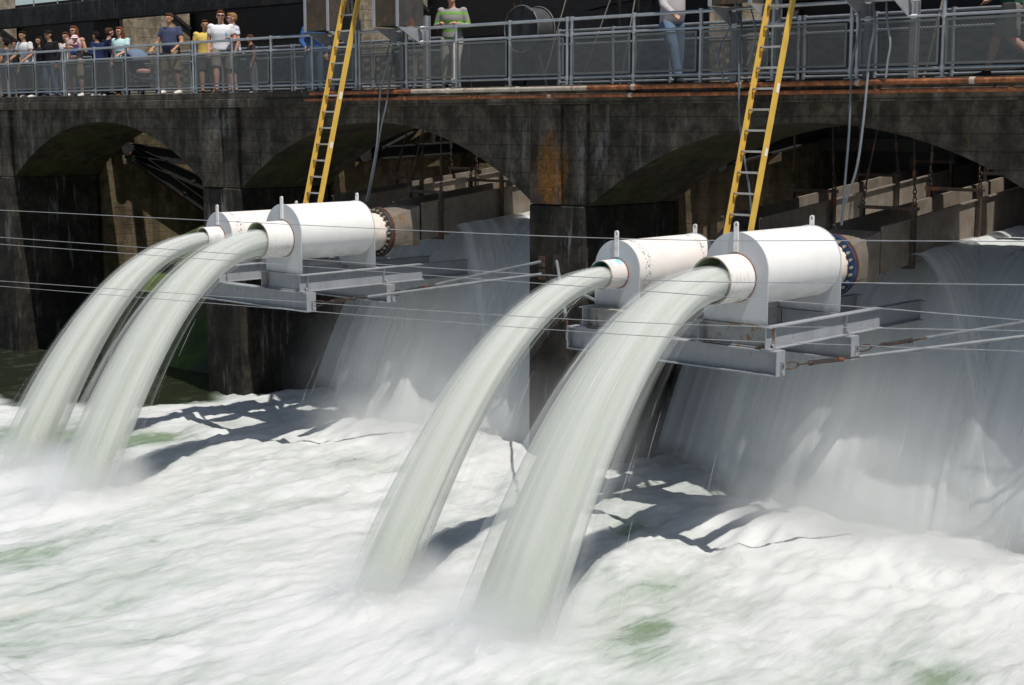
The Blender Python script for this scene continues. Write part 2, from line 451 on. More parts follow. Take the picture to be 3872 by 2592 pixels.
MB().box(XR[0] - 6, XR[-1] + 4, -.10, 2.50, 6.251, 6.38).build('deck_slab', M['conc'], bridge, bevel=.01)

# ------------------------------------------------------------------ the taller dam structure behind it
tower = thing('operating_bridge', (-20, 5.5, 6.2), 'tall pale concrete columns carrying a dark girder behind the walkway', 'dam structure')
for xr in XR:
    MB().box(xr - PW + .05, xr - .02, 3.34, 5.45, 6.201, 12.5).build('column', M['column'], tower, bevel=.04)
    MB().box(xr - PW + .05, xr - .02, 3.18, 3.337, 6.201, 12.5).build('column_front_shade', M['girder'], tower)  # dark facing: shade and moss of the column front put into its colour
    MB().bar((xr + .03, 3.9, 9.25), (xr + .03, 5.4, 8.28), .05, .09).build('brace', M['gate'], tower)
for i in range(len(XR) - 1):
    a, b = XR[i] - .015, XR[i + 1] - PW + .045
    MB().box(XR[i] - PW, XR[i + 1] - PW, 2.90, 3.176, 8.42, 8.95).build('girder', M['girder'], tower, bevel=.02)
    for k in range(7):
        x = a + .3 + k * (b - a - .6) / 6
        MB().tube([(x, 3.05, 8.94), (x, 3.05, 9.95)], .022, 6).build('rail_post', M['galv'], tower)
    MB().cyl((a, 3.05, 9.93), (b, 3.05, 9.93), .022, 6).build('rail_bar', M['galv'], tower)
    MB().cyl((a, 3.05, 9.45), (b, 3.05, 9.45), .018, 6).build('rail_bar', M['galv'], tower)
    if i == 4:                                            # one opening with the sky behind, under a flat arch
        yb = 5.6; xa, xb = XR[i] - PW, XR[i + 1] - PW
        p0 = onY(1335, 20, yb); p1 = onY(1520, 20, yb); zl0 = onY(1335, 26, yb).z; zl1 = onY(1520, 12.5, yb).z
        m = MB().prism([(xa, 6.3), (xb, 6.3), (xb, zl1), (p1.x, zl1), (p0.x, zl0), (xa, zl0)], 'y', yb, yb + .15)
        N = 14
        for k in range(N):
            t0, t1 = k / N, (k + 1) / N
            f = lambda t: (p0.x + (p1.x - p0.x) * t, zl0 + (zl1 - zl0) * t + .15 * math.sin(math.pi * min(1, t * .62 + .0)))
            (x_a, za), (x_b, zb_) = f(t0), f(t1)
            m.prism([(x_a, za), (x_b, zb_), (x_b, 9.2), (x_a, 9.2)], 'y', yb, yb + .15)
        m.box(xa, p0.x, yb, yb + .15, zl0, 9.2); m.box(p1.x, xb, yb, yb + .15, zl1, 9.2)
        for tt in (.45, .68): m.box(p0.x + (p1.x - p0.x) * tt, p0.x + (p1.x - p0.x) * tt + .05, yb - .06, yb - .002, zl0 - .5, 9.0)
        m.build('dark_backdrop', M['gate'], tower)
    else:
        MB().box(XR[i] - PW, XR[i + 1] - PW, 5.6, 5.75, 6.3, 9.2).build('dark_backdrop', M['gate'], tower)  # dark backdrop added so the space behind the walkway stays black
    MB().box(XR[i] + .002, XR[i + 1] - PW - .002, 8.2, 8.4, 2.9, 9.19).build('rear_backdrop', M['gate'], tower)  # another added dark sheet, closing in the black space behind the gates
    if i != 4: MB().box(XR[i] - PW, XR[i + 1] - PW, 5.46, 8.4, 9.2, 9.4).build('shade_roof', M['girder'], tower)  # roof added to hold sky light off the dark backdrop

# radial gates: one shut, the others raised
def radial_gate(i, rot, label, arms=(.12, .5, .88), ah=.28):
    a, b = XR[i] + .05, XR[i + 1] - PW - .05
    g = thing('radial_gate', ((a + b) / 2, 2.96, 5.09), label, 'gate')
    ry, rz, rad = 2.96, 5.09, 4.0
    P = lambda ang, r: (ry + r * math.cos(R(ang)), rz + r * math.sin(R(ang)))
    m = MB(); N = 14
    for k in range(N):
        t0, t1 = rot + 50 * k / N, rot + 50 * (k + 1) / N
        m.prism([P(t0, rad), P(t0, rad + .06), P(t1, rad + .06), P(t1, rad)], 'x', a, b)
    m.build('skin_plate', M['gate'], g)
    for f in (.12, .5, .88):
        y, z = P(rot + 50 * f, rad - .17)
        MB().ibeam((a, y, z), (b, y, z), .36, .28, .03, .025).build('gate_beam', M['gate'], g)
    for sx, x in ((1, a + .30), (-1, b - .30)):
        MB().cyl((x - .28 * sx, ry, rz), (x + .22 * sx, ry, rz), .17, 14).build('trunnion', M['gate'], g, smooth=True)
        for f in arms:
            y, z = P(rot + 50 * f, rad - .34); y0, z0 = P(rot + 50 * f, .12)
            MB().ibeam((x, y0, z0), (x, y, z), ah, .22, .03, .03).build('arm', M['gate'], g)
        y0, z0 = P(rot + 50 * .12, 2.2); y1, z1 = P(rot + 50 * .88, 3.2)
        MB().bar((x, y0, z0), (x, y1, z1), .09, .09).build('arm_brace', M['gate'], g)
    return g
radial_gate(2, -26, 'black steel gate far along the dam beyond the columns')
radial_gate(3, -40, 'black radial steel gate with long arms, shut, in the dry arch', (.14, .36, .64), .36)
radial_gate(4, -4, 'black radial steel gate raised behind the arch below the round drum')
radial_gate(5, 2, 'black radial steel gate raised behind the arch at the tall yellow ladder with red pipes')
# ------------------------------------------------------------------ guard rails
DZ = 6.38
def guard_rail(x0, L, y, label, group, face=-1):
    g = thing('guard_rail', (x0, y, DZ), label, 'railing', group)
    n = 4; step = L / n
    for k in range(n + 1):
        x = x0 + step * k
        m = MB().cyl((x, y, DZ), (x, y, 7.44), .030, 10)
        m.cyl((x, y, 7.40), (x, y, 7.475), .040, 10)
        for z in (7.19, 6.50): m.cyl((x, y, z - .035), (x, y, z + .035), .040, 10)
        m.box(x - .07, x + .07, y - .06, y + .06, DZ - .004, DZ + .012)
        m.build('post', M['galv'], g, smooth=50)
    for nm, z, r in (('top_rail', 7.435, .027), ('mid_rail', 7.19, .024), ('bottom_rail', 6.50, .024)):
        MB().cyl((x0 - .02, y, z), (x0 + L + .02, y, z), r, 10).build(nm, M['galv'], g, smooth=50)
    # clamps
    pan = None
    for k in range(n):
        xa, xb = x0 + step * k + .05, x0 + step * (k + 1) - .05
        yy = y + face * .038
        za, zb = 6.545, 7.15
        if pan is None:
            m = MB()
            for q in ((xa, xb, za, za + .035), (xa, xb, zb - .035, zb), (xa, xa + .03, za + .036, zb - .036), (xb - .03, xb, za + .036, zb - .036)):
                m.box(q[0], q[1], yy - .006, yy + .006, q[2], q[3])
            pan = m.build('panel_frame', M['meshw'], g, origin=(xa, yy, za))
            m = MB(); w, h = xb - xa, zb - za; lw, sw = .052, .021; sl = sw / lw
            for fam in (1, -1):
                c0 = -h / sl if fam == 1 else 0
                c = c0
                while c < (w if fam == 1 else w + h / sl):
                    pts = []
                    for zz in (0.03, h - .03):
                        pts.append((c + fam * zz / sl, zz))
                    (xa_, za_), (xb_, zb_) = pts
                    # clip in x
                    def at(xq): return za_ + (xq - xa_) * (zb_ - za_) / (xb_ - xa_)
                    lo, hi = min(xa_, xb_), max(xa_, xb_)
                    lo2, hi2 = max(lo, .025), min(hi, w - .025)
                    if hi2 > lo2 + .01:
                        m.bar((xa + lo2, yy + fam * .001, za + at(lo2)), (xa + hi2, yy + fam * .001, za + at(hi2)), .004, .0058)
                    c += lw
            ms = m.build('mesh_panel', M['meshw'], g, origin=(xa, yy, za))
            dx0 = xa
        else:
            for src in (pan, ms):
                c_ = src.copy(); COL.objects.link(c_); c_.parent = g; c_.location = src.location + Vector((xa - dx0, 0, 0))
    return g
OUT = ['outer guard rail section before the white T-shirt, black jacket and baby carrying people',
       'outer guard rail section before the stroller and the navy T-shirt person',
       'outer guard rail section from the two white polo shirts to the far yellow ladder',
       'outer guard rail section before the striped sweater person and the round drum',
       'outer guard rail section before the hooded walker, behind the near yellow ladder',
       'outer guard rail section before the walker in the green T-shirt']
INN = ['inner guard rail section behind the white T-shirt and black jacket people',
       'inner guard rail section behind the stroller and the navy T-shirt person',
       'inner guard rail section between the short person in dark top and the far yellow ladder',
       'inner guard rail section right of the round drum, behind the hooded walker',
       'inner guard rail section behind the grey hoist with hanging hoses',
       'inner guard rail section behind the walker in the green T-shirt']
first = guard_rail(-37.06, 5.14, -.01, OUT[0], 'outer guard rail sections')
for k in range(1, 6):
    c = copy_tree(first); c.location.x += 5.24 * k; c['label'] = OUT[k]
back = guard_rail(-36.7, 5.14, 2.33, INN[0], 'inner guard rail sections', 1)
for k, x in ((1, -31.46), (2, -26.22), (3, -18.45), (4, -13.2), (5, -7.96)):
    c = copy_tree(back); c.location.x = x; c['label'] = INN[k]
for (u0, v0, u1, v1, lab) in ((1283, 40, 1246, 172, 'thin pale rope slanting down just right of the round drum'),
                              (1376, 55, 1338, 160, 'thin pale rope slanting down between the drum and the hooded walker'),
                              (1452, 0, 1422, 170, 'thin pale rope slanting down just left of the hooded walker'),
                              (2156, 0, 2112, 178, 'thick pale rope slanting down right of the grey hoist hoses')):
    A = onY(u0, v0, 2.66); B = onY(u1, v1, 2.60); d = (A - B).normalized()
    o = MB().tube([B - d * .35, B, B.lerp(A, .3) + Vector((.01, 0, 0)), B.lerp(A, .6), A, A + d * 2.5], .019 if u0 > 2000 else .012, 7).build('rope', paint('beige_rope', (.42, .36, .28), .9, var=.35, scale=25) if 'beige_rope' not in bpy.data.materials else bpy.data.materials['beige_rope'], None, smooth=60, origin=B)
    tag(o, lab, 'rope')
# ------------------------------------------------------------------ round drum on the walkway
d0 = onY(1207, 60, 2.3)
dr = thing('cable_drum', (d0.x, 2.35, DZ), 'large dark round drum with a pale rim on the walkway', 'drum')
cz = 7.50; rr = .43
MB().lathe([(-.22, 0.001), (-.22, rr - .03), (.22, rr - .03), (.22, .001)], 40, 'y', (d0.x, 2.35, cz)).build('drum_body', M['drum'], dr, smooth=30)
MB().tube([(d0.x + rr * math.cos(q), 2.12, cz + rr * math.sin(q)) for q in [2 * math.pi * k / 40 for k in range(40)]], .012, 8, close=True).build('rim', M['rim'], dr, smooth=True)
MB().tube([(d0.x + rr * math.cos(q), 2.58, cz + rr * math.sin(q)) for q in [2 * math.pi * k / 40 for k in range(40)]], .012, 8, close=True).build('rim', M['rim'], dr, smooth=True)
for sx in (-1, 1):
    MB().bar((d0.x + sx * .32, 2.35, DZ), (d0.x + sx * .1, 2.35, 7.0), .08, .3).build('stand_leg', M['gate'], dr)
for k in range(3):
    MB().bar((d0.x - .3 + .3 * k, 2.11, cz - .42 + .1 * abs(k - 1)), (d0.x - .3 + .3 * k, 2.11, cz + .42 - .1 * abs(k - 1)), .03, .02).build('spoke', M['gate'], dr)

# ------------------------------------------------------------------ tank hoists over the rail
def hoist(xl, xr, label):
    g = thing('tank_hoist', ((xl + xr) / 2, .12, DZ), label, 'hoist')
    zb, zt = 7.47, 10.6
    yf, yb = -.52, .10
    MB().box(xl - .02, xr + .02, yf, yf + .02, zb, zt).build('front_panel', M['hoist'], g)
    for x in (xl - .035, xr + .022):
        MB().box(x, x + .013, yf + .021, yb, zb, zt).build('side_panel', M['hoists'], g)
    MB().box(xl - .02, xr + .02, yf + .021, yb - .002, zb + .3, zb + .32).build('shelf', M['hoist'], g)
    for x in (xl - .03, xr + .02):
        MB().box(x - .005, x + .045, yf - .03, yf - .001, zb - .02, zt).build('corner_angle', M['hoistg'], g)
        MB().prism([(yf, zb - .021), (yb + .05, zb - .021), (yb + .05, zb - .36)], 'x', x, x + .014).build('gusset', M['hoistg'], g)
        MB().ibeam((x + .007, yb + .08, (DZ + zb) / 2 - .001), (x + .008, yb + .08, (DZ + zb) / 2), .001, .001)
        m = MB(); xx = x + .007
        m.box(xx - .045, xx + .045, yb + .02, yb + .03, DZ - .003, zb + .2).box(xx - .045, xx + .045, yb + .13, yb + .14, DZ - .003, zb + .2).box(xx - .006, xx + .006, yb + .031, yb + .129, DZ - .003, zb + .2)
        m.build('leg', M['hoistg'], g)
        for z in (7.435, 7.19):
            MB().cyl((xx + .046, yb - .09, z), (xx + .13, yb - .09, z), .042, 10).build('rail_cap', M['sticker'], g, smooth=50)
    return g
for q, lab in (((-22.27, -21.66), 'rust stained hoist column left of the blue shirt walker beside a yellow ladder'),
               ((-20.33, -19.76), 'rust stained hoist column between a yellow ladder and the striped sweater walker'),
               ((-12.99, -12.34), 'rust stained hoist column beside the yellow ladder, left hand of its bay'),
               ((-10.78, -10.13), 'grey hoist column standing over hanging grey hoses')):
    hoist(q[0], q[1], lab)

# ------------------------------------------------------------------ rusty service pipes on the deck edge
def pipe_run(x0, x1, z, y, r, mat, label):
    g = thing('service_pipe', (x0, y, z), label, 'pipe')
    MB().cyl((x0, y, z), (x1, y, z), r, 12).build('pipe', mat, g, smooth=50)
    x = x0 + .9
    while x < x1 - .3:
        MB().cyl((x, y, z), (x + .07, y, z), r * 1.3, 12).build('coupling', M['palep'] if random.random() < .5 else mat, g, smooth=50)
        MB().bar((x + .35, y + r, z + r * .5), (x + .35, -.1, z + r * .5), .03, .02).build('clip', mat, g)
        x += 1.6 + random.random() * .8
    return g
pipe_run(-22.6, -19.75, 6.325, -.185, .036, M['rustp'], 'upper rusty pipe on the deck edge behind the far yellow ladder')
pipe_run(-19.74, -15.62, 6.325, -.185, .036, M['palep'], 'pale upper pipe on the deck edge above the lichened pier')
pipe_run(-15.61, -4.5, 6.325, -.185, .036, M['rustp'], 'upper rusty pipe on the deck edge behind the near yellow ladder')
pipe_run(-22.75, -4.5, 6.205, -.18, .030, M['rustp'], 'lower long rusty pipe under the deck edge')

# ------------------------------------------------------------------ ladders
def ladder(x, y1, z1, y0, z0, label, w=.43):
    g = thing('ladder', (x, y0, z0), label, 'ladder', None)
    d = Vector((0, y1 - y0, z1 - z0)); L = d.length; d.normalize()
    nrm = Vector((0, d.z, -d.y))
    for sx in (-1, 1):
        b = Vector((x + sx * w / 2, y0, z0)); t_ = b + d * L
        ex = Vector((sx, 0, 0))
        # channel section: web outside, two flanges inward
        m = MB()
        def slab(o0, o1, n0, n1):
            q = lambda p: [p + ex * o0 + nrm * n0, p + ex * o1 + nrm * n0, p + ex * o1 + nrm * n1, p + ex * o0 + nrm * n1]
            m.hexa(q(b), q(t_))
        slab(-.006, .006, -.045, .045); slab(-.034, -.0065, -.045, -.037); slab(-.034, -.0065, .037, .045)
        m.build('rail', M['yellow'], g)
    k = .18; i = 0
    while k < L - .1:
        p = Vector((x, y0, z0)) + d * k
        MB().tube([p + Vector((-w / 2 - .004, 0, 0)), p + Vector((w / 2 + .004, 0, 0))], .0165, 8).build('rung', M['alu'], g, smooth=50)
        for sx in (-1, 1):
            q = p + Vector((sx * (w / 2 - .03), 0, -.02))
            MB().bar(q + Vector((sx * .024, 0, -.085)), q + Vector((-sx * .045, 0, .0)), .03, .006).build('rung_brace', M['yellow'], g)
        k += .305; i += 1
    for kk, hh in ((.32, .11), (.47, .14)):
        p = Vector((x + w / 2 + .0075, y0, z0)) + d * (L * kk)
        m = MB(); q = lambda e: [p + nrm * -.03 + d * 0 + Vector((e, 0, 0)), p + nrm * .03 + Vector((e, 0, 0)), p + nrm * .03 + d * hh + Vector((e, 0, 0)), p + nrm * -.03 + d * hh + Vector((e, 0, 0))]
        m.hexa(q(0), q(.002)); m.build('sticker', M['sticker'], g)
    return g
def ladder_at(u_t, v_t, u_b, v_b, label):
    T = onY(u_t, v_t, -.22); B = onX(u_b, v_b, T.x)
    d = (B - T) / (B.z - T.z)           # per metre of height
    z0, z1 = 3.44, 9.3
    P0 = T + d * (z0 - T.z); P1 = T + d * (z1 - T.z)
    return ladder(T.x, P1.y, z1, P0.y, z0, label)
ladder_at(803, 0, 716, 461, 'yellow fibreglass ladder leaning from the deck down between the farther pair of tanks')
ladder_at(1786, 0, 1690, 525, 'yellow fibreglass ladder leaning from the deck down behind the blue flanged tank')

# ------------------------------------------------------------------ hoses and cables
def hose(pts, r, mat, label, name='hose'):
    P = [onY(u, v, y) for (u, v, y) in pts]
    # Catmull-Rom
    Q = []
    for i in range(len(P) - 1):
        a = P[max(0, i - 1)]; b = P[i]; c = P[i + 1]; d = P[min(len(P) - 1, i + 2)]
        for k in range(8):
            t = k / 8
            Q.append(.5 * ((2 * b) + (c - a) * t + (2 * a - 5 * b + 4 * c - d) * t * t + (3 * b - a - 3 * c + d) * t ** 3))
    Q.append(P[-1])
    o = MB().tube(Q, r, 8).build(name, mat, None, smooth=60, origin=Q[-1])
    return tag(o, label, 'hose')
hose([(902, 80, .05), (893, 130, -.1), (872, 200, -.3), (866, 270, -.4), (862, 330, -.4), (850, 400, -.35), (838, 460, -.3)], .017, M['hosel'], 'pale grey hose hanging from the walkway to the far big tank flange')
hose([(905, 75, .05), (896, 150, -.1), (885, 230, -.3), (872, 290, -.4), (864, 340, -.39), (854, 400, -.34), (842, 462, -.28)], .015, M['hose'], 'dark hose twisted beside the pale hose above the far big tank')
hose([(895, 85, .05), (880, 135, -.12), (862, 150, -.22), (857, 180, -.24), (866, 205, -.22)], .014, M['hose'], 'short dark hose looping off the rust stained hoist to the red pipe')
hose([(700, 75, .05), (702, 120, -.1), (690, 150, -.2), (686, 180, -.24), (692, 212, -.2)], .012, M['hose'], 'thin dark hose looping down left of the far yellow ladder')
hose([(1668, 20, .0), (1672, 55, -.15), (1648, 105, -.22), (1642, 140, -.24), (1652, 172, -.24), (1654, 190, -.22)], .014, M['hose'], 'dark hose looping from the hoist to the upper red pipe left of the near ladder')
hose([(1684, 25, .0), (1696, 60, -.15), (1690, 100, -.25), (1690, 170, -.3), (1691, 260, -.35), (1697, 330, -.4), (1712, 420, -.4), (1722, 530, -.35)], .017, M['hose'], 'long dark hose hanging straight down behind the near yellow ladder')
hose([(1716, 15, .0), (1728, 70, -.15), (1722, 110, -.2), (1708, 150, -.22)], .013, M['hosel'], 'short pale hose bending beside the near yellow ladder')
hose([(1960, 0, .0), (1966, 60, -.2), (1950, 140, -.25), (1946, 200, -.3), (1942, 300, -.4), (1934, 400, -.4), (1926, 505, -.35)], .017, M['hose'], 'dark hose hanging from the grey hoist to the blue flanged tank')
hose([(1998, 0, .0), (2000, 60, -.2), (1990, 120, -.25), (1984, 180, -.3), (1972, 300, -.4), (1958, 390, -.4), (1932, 470, -.35), (1924, 515, -.3)], .018, M['hosel'], 'pale hose hanging from the grey hoist to the blue flanged tank')
hose([(2027, 0, .0), (2030, 55, -.15), (2036, 100, -.2), (2030, 140, -.22), (2026, 178, -.22)], .016, M['hosel'], 'pale hose joined into the upper red pipe below the grey hoist')

# ------------------------------------------------------------------ wires strung along the dam
for k, (pts, lab) in enumerate((
        (((0, 481), (1240, 540), (2026, 551), (2342, 553)), 'topmost thin steel wire strung across in front of the tanks'),
        (((0, 543), (1240, 629), (2026, 648), (2342, 652)), 'second thin steel wire from the top, strung before the tanks'),
        (((0, 559), (1240, 649), (2026, 707), (2342, 733)), 'third thin steel wire from the top, strung before the tanks'),
        (((0, 643), (1240, 727), (2026, 751), (2342, 757)), 'fourth thin steel wire from the top, strung below the tanks'),
        (((0, 655), (1240, 753), (2026, 793), (2342, 804)), 'lowest thin steel wire strung below the tanks'))):
    Y = -12.6 + .25 * k
    P = [onY(u, v, Y) for u, v in pts]
    A = P[0] + (P[0] - P[1]).normalized() * 6; B = P[-1] + (P[-1] - P[-2]).normalized() * 8
    P = [A] + P + [B]
    Q = []
    for i in range(len(P) - 1):
        a = P[max(0, i - 1)]; b = P[i]; c = P[i + 1]; d = P[min(len(P) - 1, i + 2)]
        for j in range(10):
            t = j / 10
            Q.append(b.lerp(c, t) if i in (0, len(P) - 2) else .5 * ((2 * b) + (c - a) * t + (2 * a - 5 * b + 4 * c - d) * t * t + (3 * b - a - 3 * c + d) * t ** 3))
    Q.append(P[-1])
    o = MB().tube(Q, .0024, 6).build('wire', M['wire'], None, smooth=60, origin=Q[len(Q) // 2]); tag(o, lab, 'wire')
# ------------------------------------------------------------------ stilling tanks
def u_plate(cx_, cz_, r, zb, y0, y1, n=28):
    pts = [(cx_ + r, zb)] + [(cx_ + r * math.cos(math.pi * k / n), cz_ + r * math.sin(math.pi * k / n)) for k in range(n + 1)] + [(cx_ - r, zb)]
    return MB().prism(pts, 'y', y0, y1)
def tank(cx_, cz_, r, yf, yr, pr, pz, ym, label, small=False, blue=False, cyan=False):
    zb = 3.215
    g = thing('stilling_tank', (cx_, (yf + yr) / 2, zb), label, 'tank', None)
    shell = M['white_s'] if small else M['white']
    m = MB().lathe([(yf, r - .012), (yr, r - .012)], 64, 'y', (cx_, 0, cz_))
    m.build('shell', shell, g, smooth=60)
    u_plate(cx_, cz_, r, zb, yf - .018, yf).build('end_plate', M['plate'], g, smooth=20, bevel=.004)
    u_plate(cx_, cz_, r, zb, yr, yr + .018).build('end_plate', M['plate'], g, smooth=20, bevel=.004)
    # outlet pipe, hollow, with a rusty weld ring
    t_ = .014
    p = MB(); n = 48
    p.lathe([(yf - .019, pr), (ym, pr), (ym, pr - t_)], n, 'y', (cx_, 0, pz)); p.mi = 1
    p.lathe([(ym + .0, pr - t_), (yf - .03, pr - t_)], n, 'y', (cx_, 0, pz))
    p.build('outlet_pipe', [M['pipe_c'] if cyan else M['pipe'], M['pipe_in_c'] if cyan else M['pipe_in']], g, smooth=40)
    MB().tube([(cx_ + (pr + .003) * math.cos(q), yf - .022, pz + (pr + .003) * math.sin(q)) for q in [2 * math.pi * k / 48 for k in range(48)]], .010, 6, close=True).build('weld_ring', M['rustw'], g, smooth=True)
    MB().tube([(cx_ + (pr - .004) * math.cos(q), ym, pz + (pr - .004) * math.sin(q)) for q in [2 * math.pi * k / 48 for k in range(48)]], .008, 6, close=True).build('pipe_lip', M['palep'], g, smooth=True)
    # lifting lugs: flat bars with an eye
    for y, s in ((yf - .019, -1), (yr + .019, 1)):
        zt = cz_ + r + .10; w = .032
        out = [(-w, pz + pr + .03), (w, pz + pr + .03)] + [(w * math.cos(q), zt + w * math.sin(q)) for q in [math.pi * k / 10 for k in range(11)]]
        hole = [(.014 * math.cos(q), zt - .01 + .026 * math.sin(q)) for q in [2 * math.pi * k / 12 for k in range(12)]]
        b = bmesh.new()
        ov = [b.verts.new((cx_ + x, y, z)) for x, z in out]; hv = [b.verts.new((cx_ + x, y, z)) for x, z in hole]
        ed = [b.edges.new((ov[i], ov[(i + 1) % len(ov)])) for i in range(len(ov))] + [b.edges.new((hv[i], hv[(i + 1) % len(hv)])) for i in range(len(hv))]
        bmesh.ops.triangle_fill(b, use_beauty=True, edges=ed)
        ex = bmesh.ops.extrude_face_region(b, geom=b.faces[:])
        bmesh.ops.translate(b, vec=(0, s * .022, 0), verts=[v for v in ex['geom'] if isinstance(v, bmesh.types.BMVert)])
        bmesh.ops.recalc_face_normals(b, faces=b.faces)
        me = bpy.data.meshes.new('lifting_lug'); b.to_mesh(me); b.free(); me.materials.append(M['pipe'])
        link('lifting_lug', me, g)
    # neck, bolted flange pair and the reducer to the flume
    nr = pr + .04
    yn = yr + .45
    MB().lathe([(yr + .02, nr - .01), (yr + .1, nr), (yr + .2, nr - .008), (yr + .3, nr + .004), (yn, nr - .01)], 48, 'y', (cx_, 0, pz)).build('neck', M['neck'], g, smooth=60)
    fr = nr + .095
    fl = MB().lathe([(yn, .05), (yn, fr), (yn + .05, fr), (yn + .05, .05)], 48, 'y', (cx_, 0, pz)).build('flange', M['blue'] if blue else M['dflange'], g, smooth=30)
    MB().lathe([(yn + .051, .05), (yn + .051, fr + .008), (yn + .10, fr + .008), (yn + .10, .05)], 48, 'y', (cx_, 0, pz)).build('flange', M['flange'], g, smooth=30)
    nb = 24; src = None
    for k in range(nb):
        q = 2 * math.pi * k / nb; px, pz_ = cx_ + (fr - .042) * math.cos(q), pz + (fr - .042) * math.sin(q)
        if src is None:
            src = MB().lathe([(-.045, 0.001), (-.045, .022), (-.005, .022), (-.005, .016), (.15, .016), (.15, .001)], 8, 'y', (px, yn, pz_)).build('bolt', M['bolt'], fl, smooth=30, origin=(px, yn, pz_))
        else:
            c_ = src.copy(); COL.objects.link(c_); c_.parent = fl; c_.location = Vector((px, yn, pz_)) - wloc(fl)
    # round-to-square reducer
    y0, y1 = yn + .101, yn + .74
    hw, zb0, zt0 = (.40 if not small else .33), pz - .26, pz + .46
    N = 32; A = []; B_ = []
    for k in range(N):
        q = 2 * math.pi * k / N
        A.append((cx_ + (fr - .1) * math.cos(q), y0, pz + (fr - .1) * math.sin(q)))
        cx2, sz2 = math.cos(q), math.sin(q); e = 1 / max(abs(cx2), abs(sz2))
        B_.append((cx_ + hw * cx2 * e, y1, (zb0 + zt0) / 2 + (zt0 - zb0) / 2 * sz2 * e))
    mm = MB(); mm.add(A + B_, [(k, (k + 1) % N, N + (k + 1) % N, N + k) for k in range(N)])
    mm.build('reducer', M['flume'], g, smooth=45)
    if small:
        for dx in (0, .05):
            a = math.radians(62); rr2 = r - .009
            MB().box(-.012, .012, -.05, .05, -.002, .002).build('painted_mark', M['black'], g, origin=None) if False else None
    return g
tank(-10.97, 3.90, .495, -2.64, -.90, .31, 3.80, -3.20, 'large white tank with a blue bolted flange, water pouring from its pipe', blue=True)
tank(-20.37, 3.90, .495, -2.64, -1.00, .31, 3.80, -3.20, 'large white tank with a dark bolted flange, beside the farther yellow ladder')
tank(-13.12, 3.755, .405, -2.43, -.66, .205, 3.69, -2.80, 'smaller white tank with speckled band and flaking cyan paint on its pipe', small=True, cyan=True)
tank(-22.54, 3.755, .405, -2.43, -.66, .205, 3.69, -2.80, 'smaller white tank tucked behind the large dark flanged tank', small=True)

# ------------------------------------------------------------------ steel frames carrying the tanks
def frame(dx, label):
    g = thing('support_frame', (-12 + dx, -1.7, 2.58), label, 'steel frame')
    for y in (-2.62, -.80):
        MB().ibeam((-13.80 + dx, y, 2.745), (-10.29 + dx, y, 2.745), .33, .20, .02, .014).build('cross_beam', M['grey'], g)
        for x in (-13.801, -10.289):
            s = -1 if x < -12 else 1
            MB().box(min(x, x + s * .012) + dx, max(x, x + s * .012) + dx, y - .098, y + .098, 2.585, 2.908).build('end_cap', M['grey'], g)
        for x in (-13.6, -10.42):
            MB().lathe([(-.012, .02), (.012, .02), (.012, .04), (-.012, .04)], 14, 'y', (x + dx, y, 2.945), close=True).build('lifting_eye', M['grey'], g)
    for x in (-13.50, -12.74, -11.50, -10.44):
        MB().ibeam((x + dx, -2.74, 3.063), (x + dx, 1.3, 3.063), .296, .13, .016, .012).build('long_beam', M['grey'], g)
        for y in (-2.6, -.86):
            for s in (-1, 1):
                MB().box(x + dx + s * .0065, x + dx + s * .062, y - .006, y + .006, 2.9315, 3.1945).build('stiffener', M['greyd'], g)
    for a, b in ((-13.42, -12.82), (-11.42, -10.52)):
        MB().ibeam((a + dx, -2.62, 3.06), (b + dx, -2.62, 3.06), .286, .11, .016, .012).build('front_beam', M['greyd'] if dx == 0 else M['grey'], g)
        MB().ibeam((a + dx, -.85, 3.06), (b + dx, -.85, 3.06), .286, .11, .016, .012).build('rear_beam', M['grey'], g)
    xa, xb = (-12.80, -11.44)
    MB().box(xa + dx, xb + dx, -1.75, -.95, 3.216, 3.30).build('platform', M['grey'], g)
    MB().box(xa + .3 + dx, xb - .3 + dx, -1.6, -1.0, 3.301, 3.445).build('step', M['greyd'], g)
    return g
frame(0, 'grey steel beam frame with rust under the blue flanged tank')
frame(-9.40, 'clean grey steel beam frame under the farther pair of tanks')

# ------------------------------------------------------------------ tie rods
def tie_rod(a, b, label, tb=True):
    a = Vector(a); b = Vector(b); d = (b - a).normalized(); L = (b - a).length
    g = thing('tie_rod', a, label, 'tie rod')
    s0 = .95 if tb else .1
    MB().cyl(a + d * s0, b, .026, 10).build('rod', M['rod'], g, smooth=50)
    MB().box(b.x - .07, b.x + .07, -.075, -.05, b.z - .09, b.z + .09).build('anchor_plate', M['chain'], g)
    if tb:
        MB().cyl(a + d * .16, a + d * .95, .011, 8).build('thread', M['chain'], g)
        for s in (-1, 1):
            o = Vector((0, 0, .022 * s)); MB().bar(a + d * .34 + o, a + d * .72 + o, .018, .012).build('turnbuckle', M['chain'], g)
        for q in (.34, .72): MB().cyl(a + d * (q - .03), a + d * (q + .03), .034, 8).build('turnbuckle_end', M['chain'], g)
        pts = [a + d * (.09 + .10 * math.cos(w)) + Vector((0, 0, .045 * math.sin(w))) for w in [2 * math.pi * k / 14 for k in range(14)]]
        MB().tube(pts, .010, 6, close=True).build('shackle', M['chain'], g)
        MB().box(a.x - .06, a.x + .02, a.y - .008, a.y + .008, a.z - .05, a.z + .05).build('shackle_plate', M['grey'], g)
    return g
tie_rod((-19.64, -2.62, 2.72), (-16.70, -.07, 3.25), 'grey tie rod from the front of the farther frame to the lichened pier')
tie_rod((-19.64, -.80, 2.74), (-16.71, -.07, 3.46), 'grey tie rod from the back of the farther frame to the lichened pier')
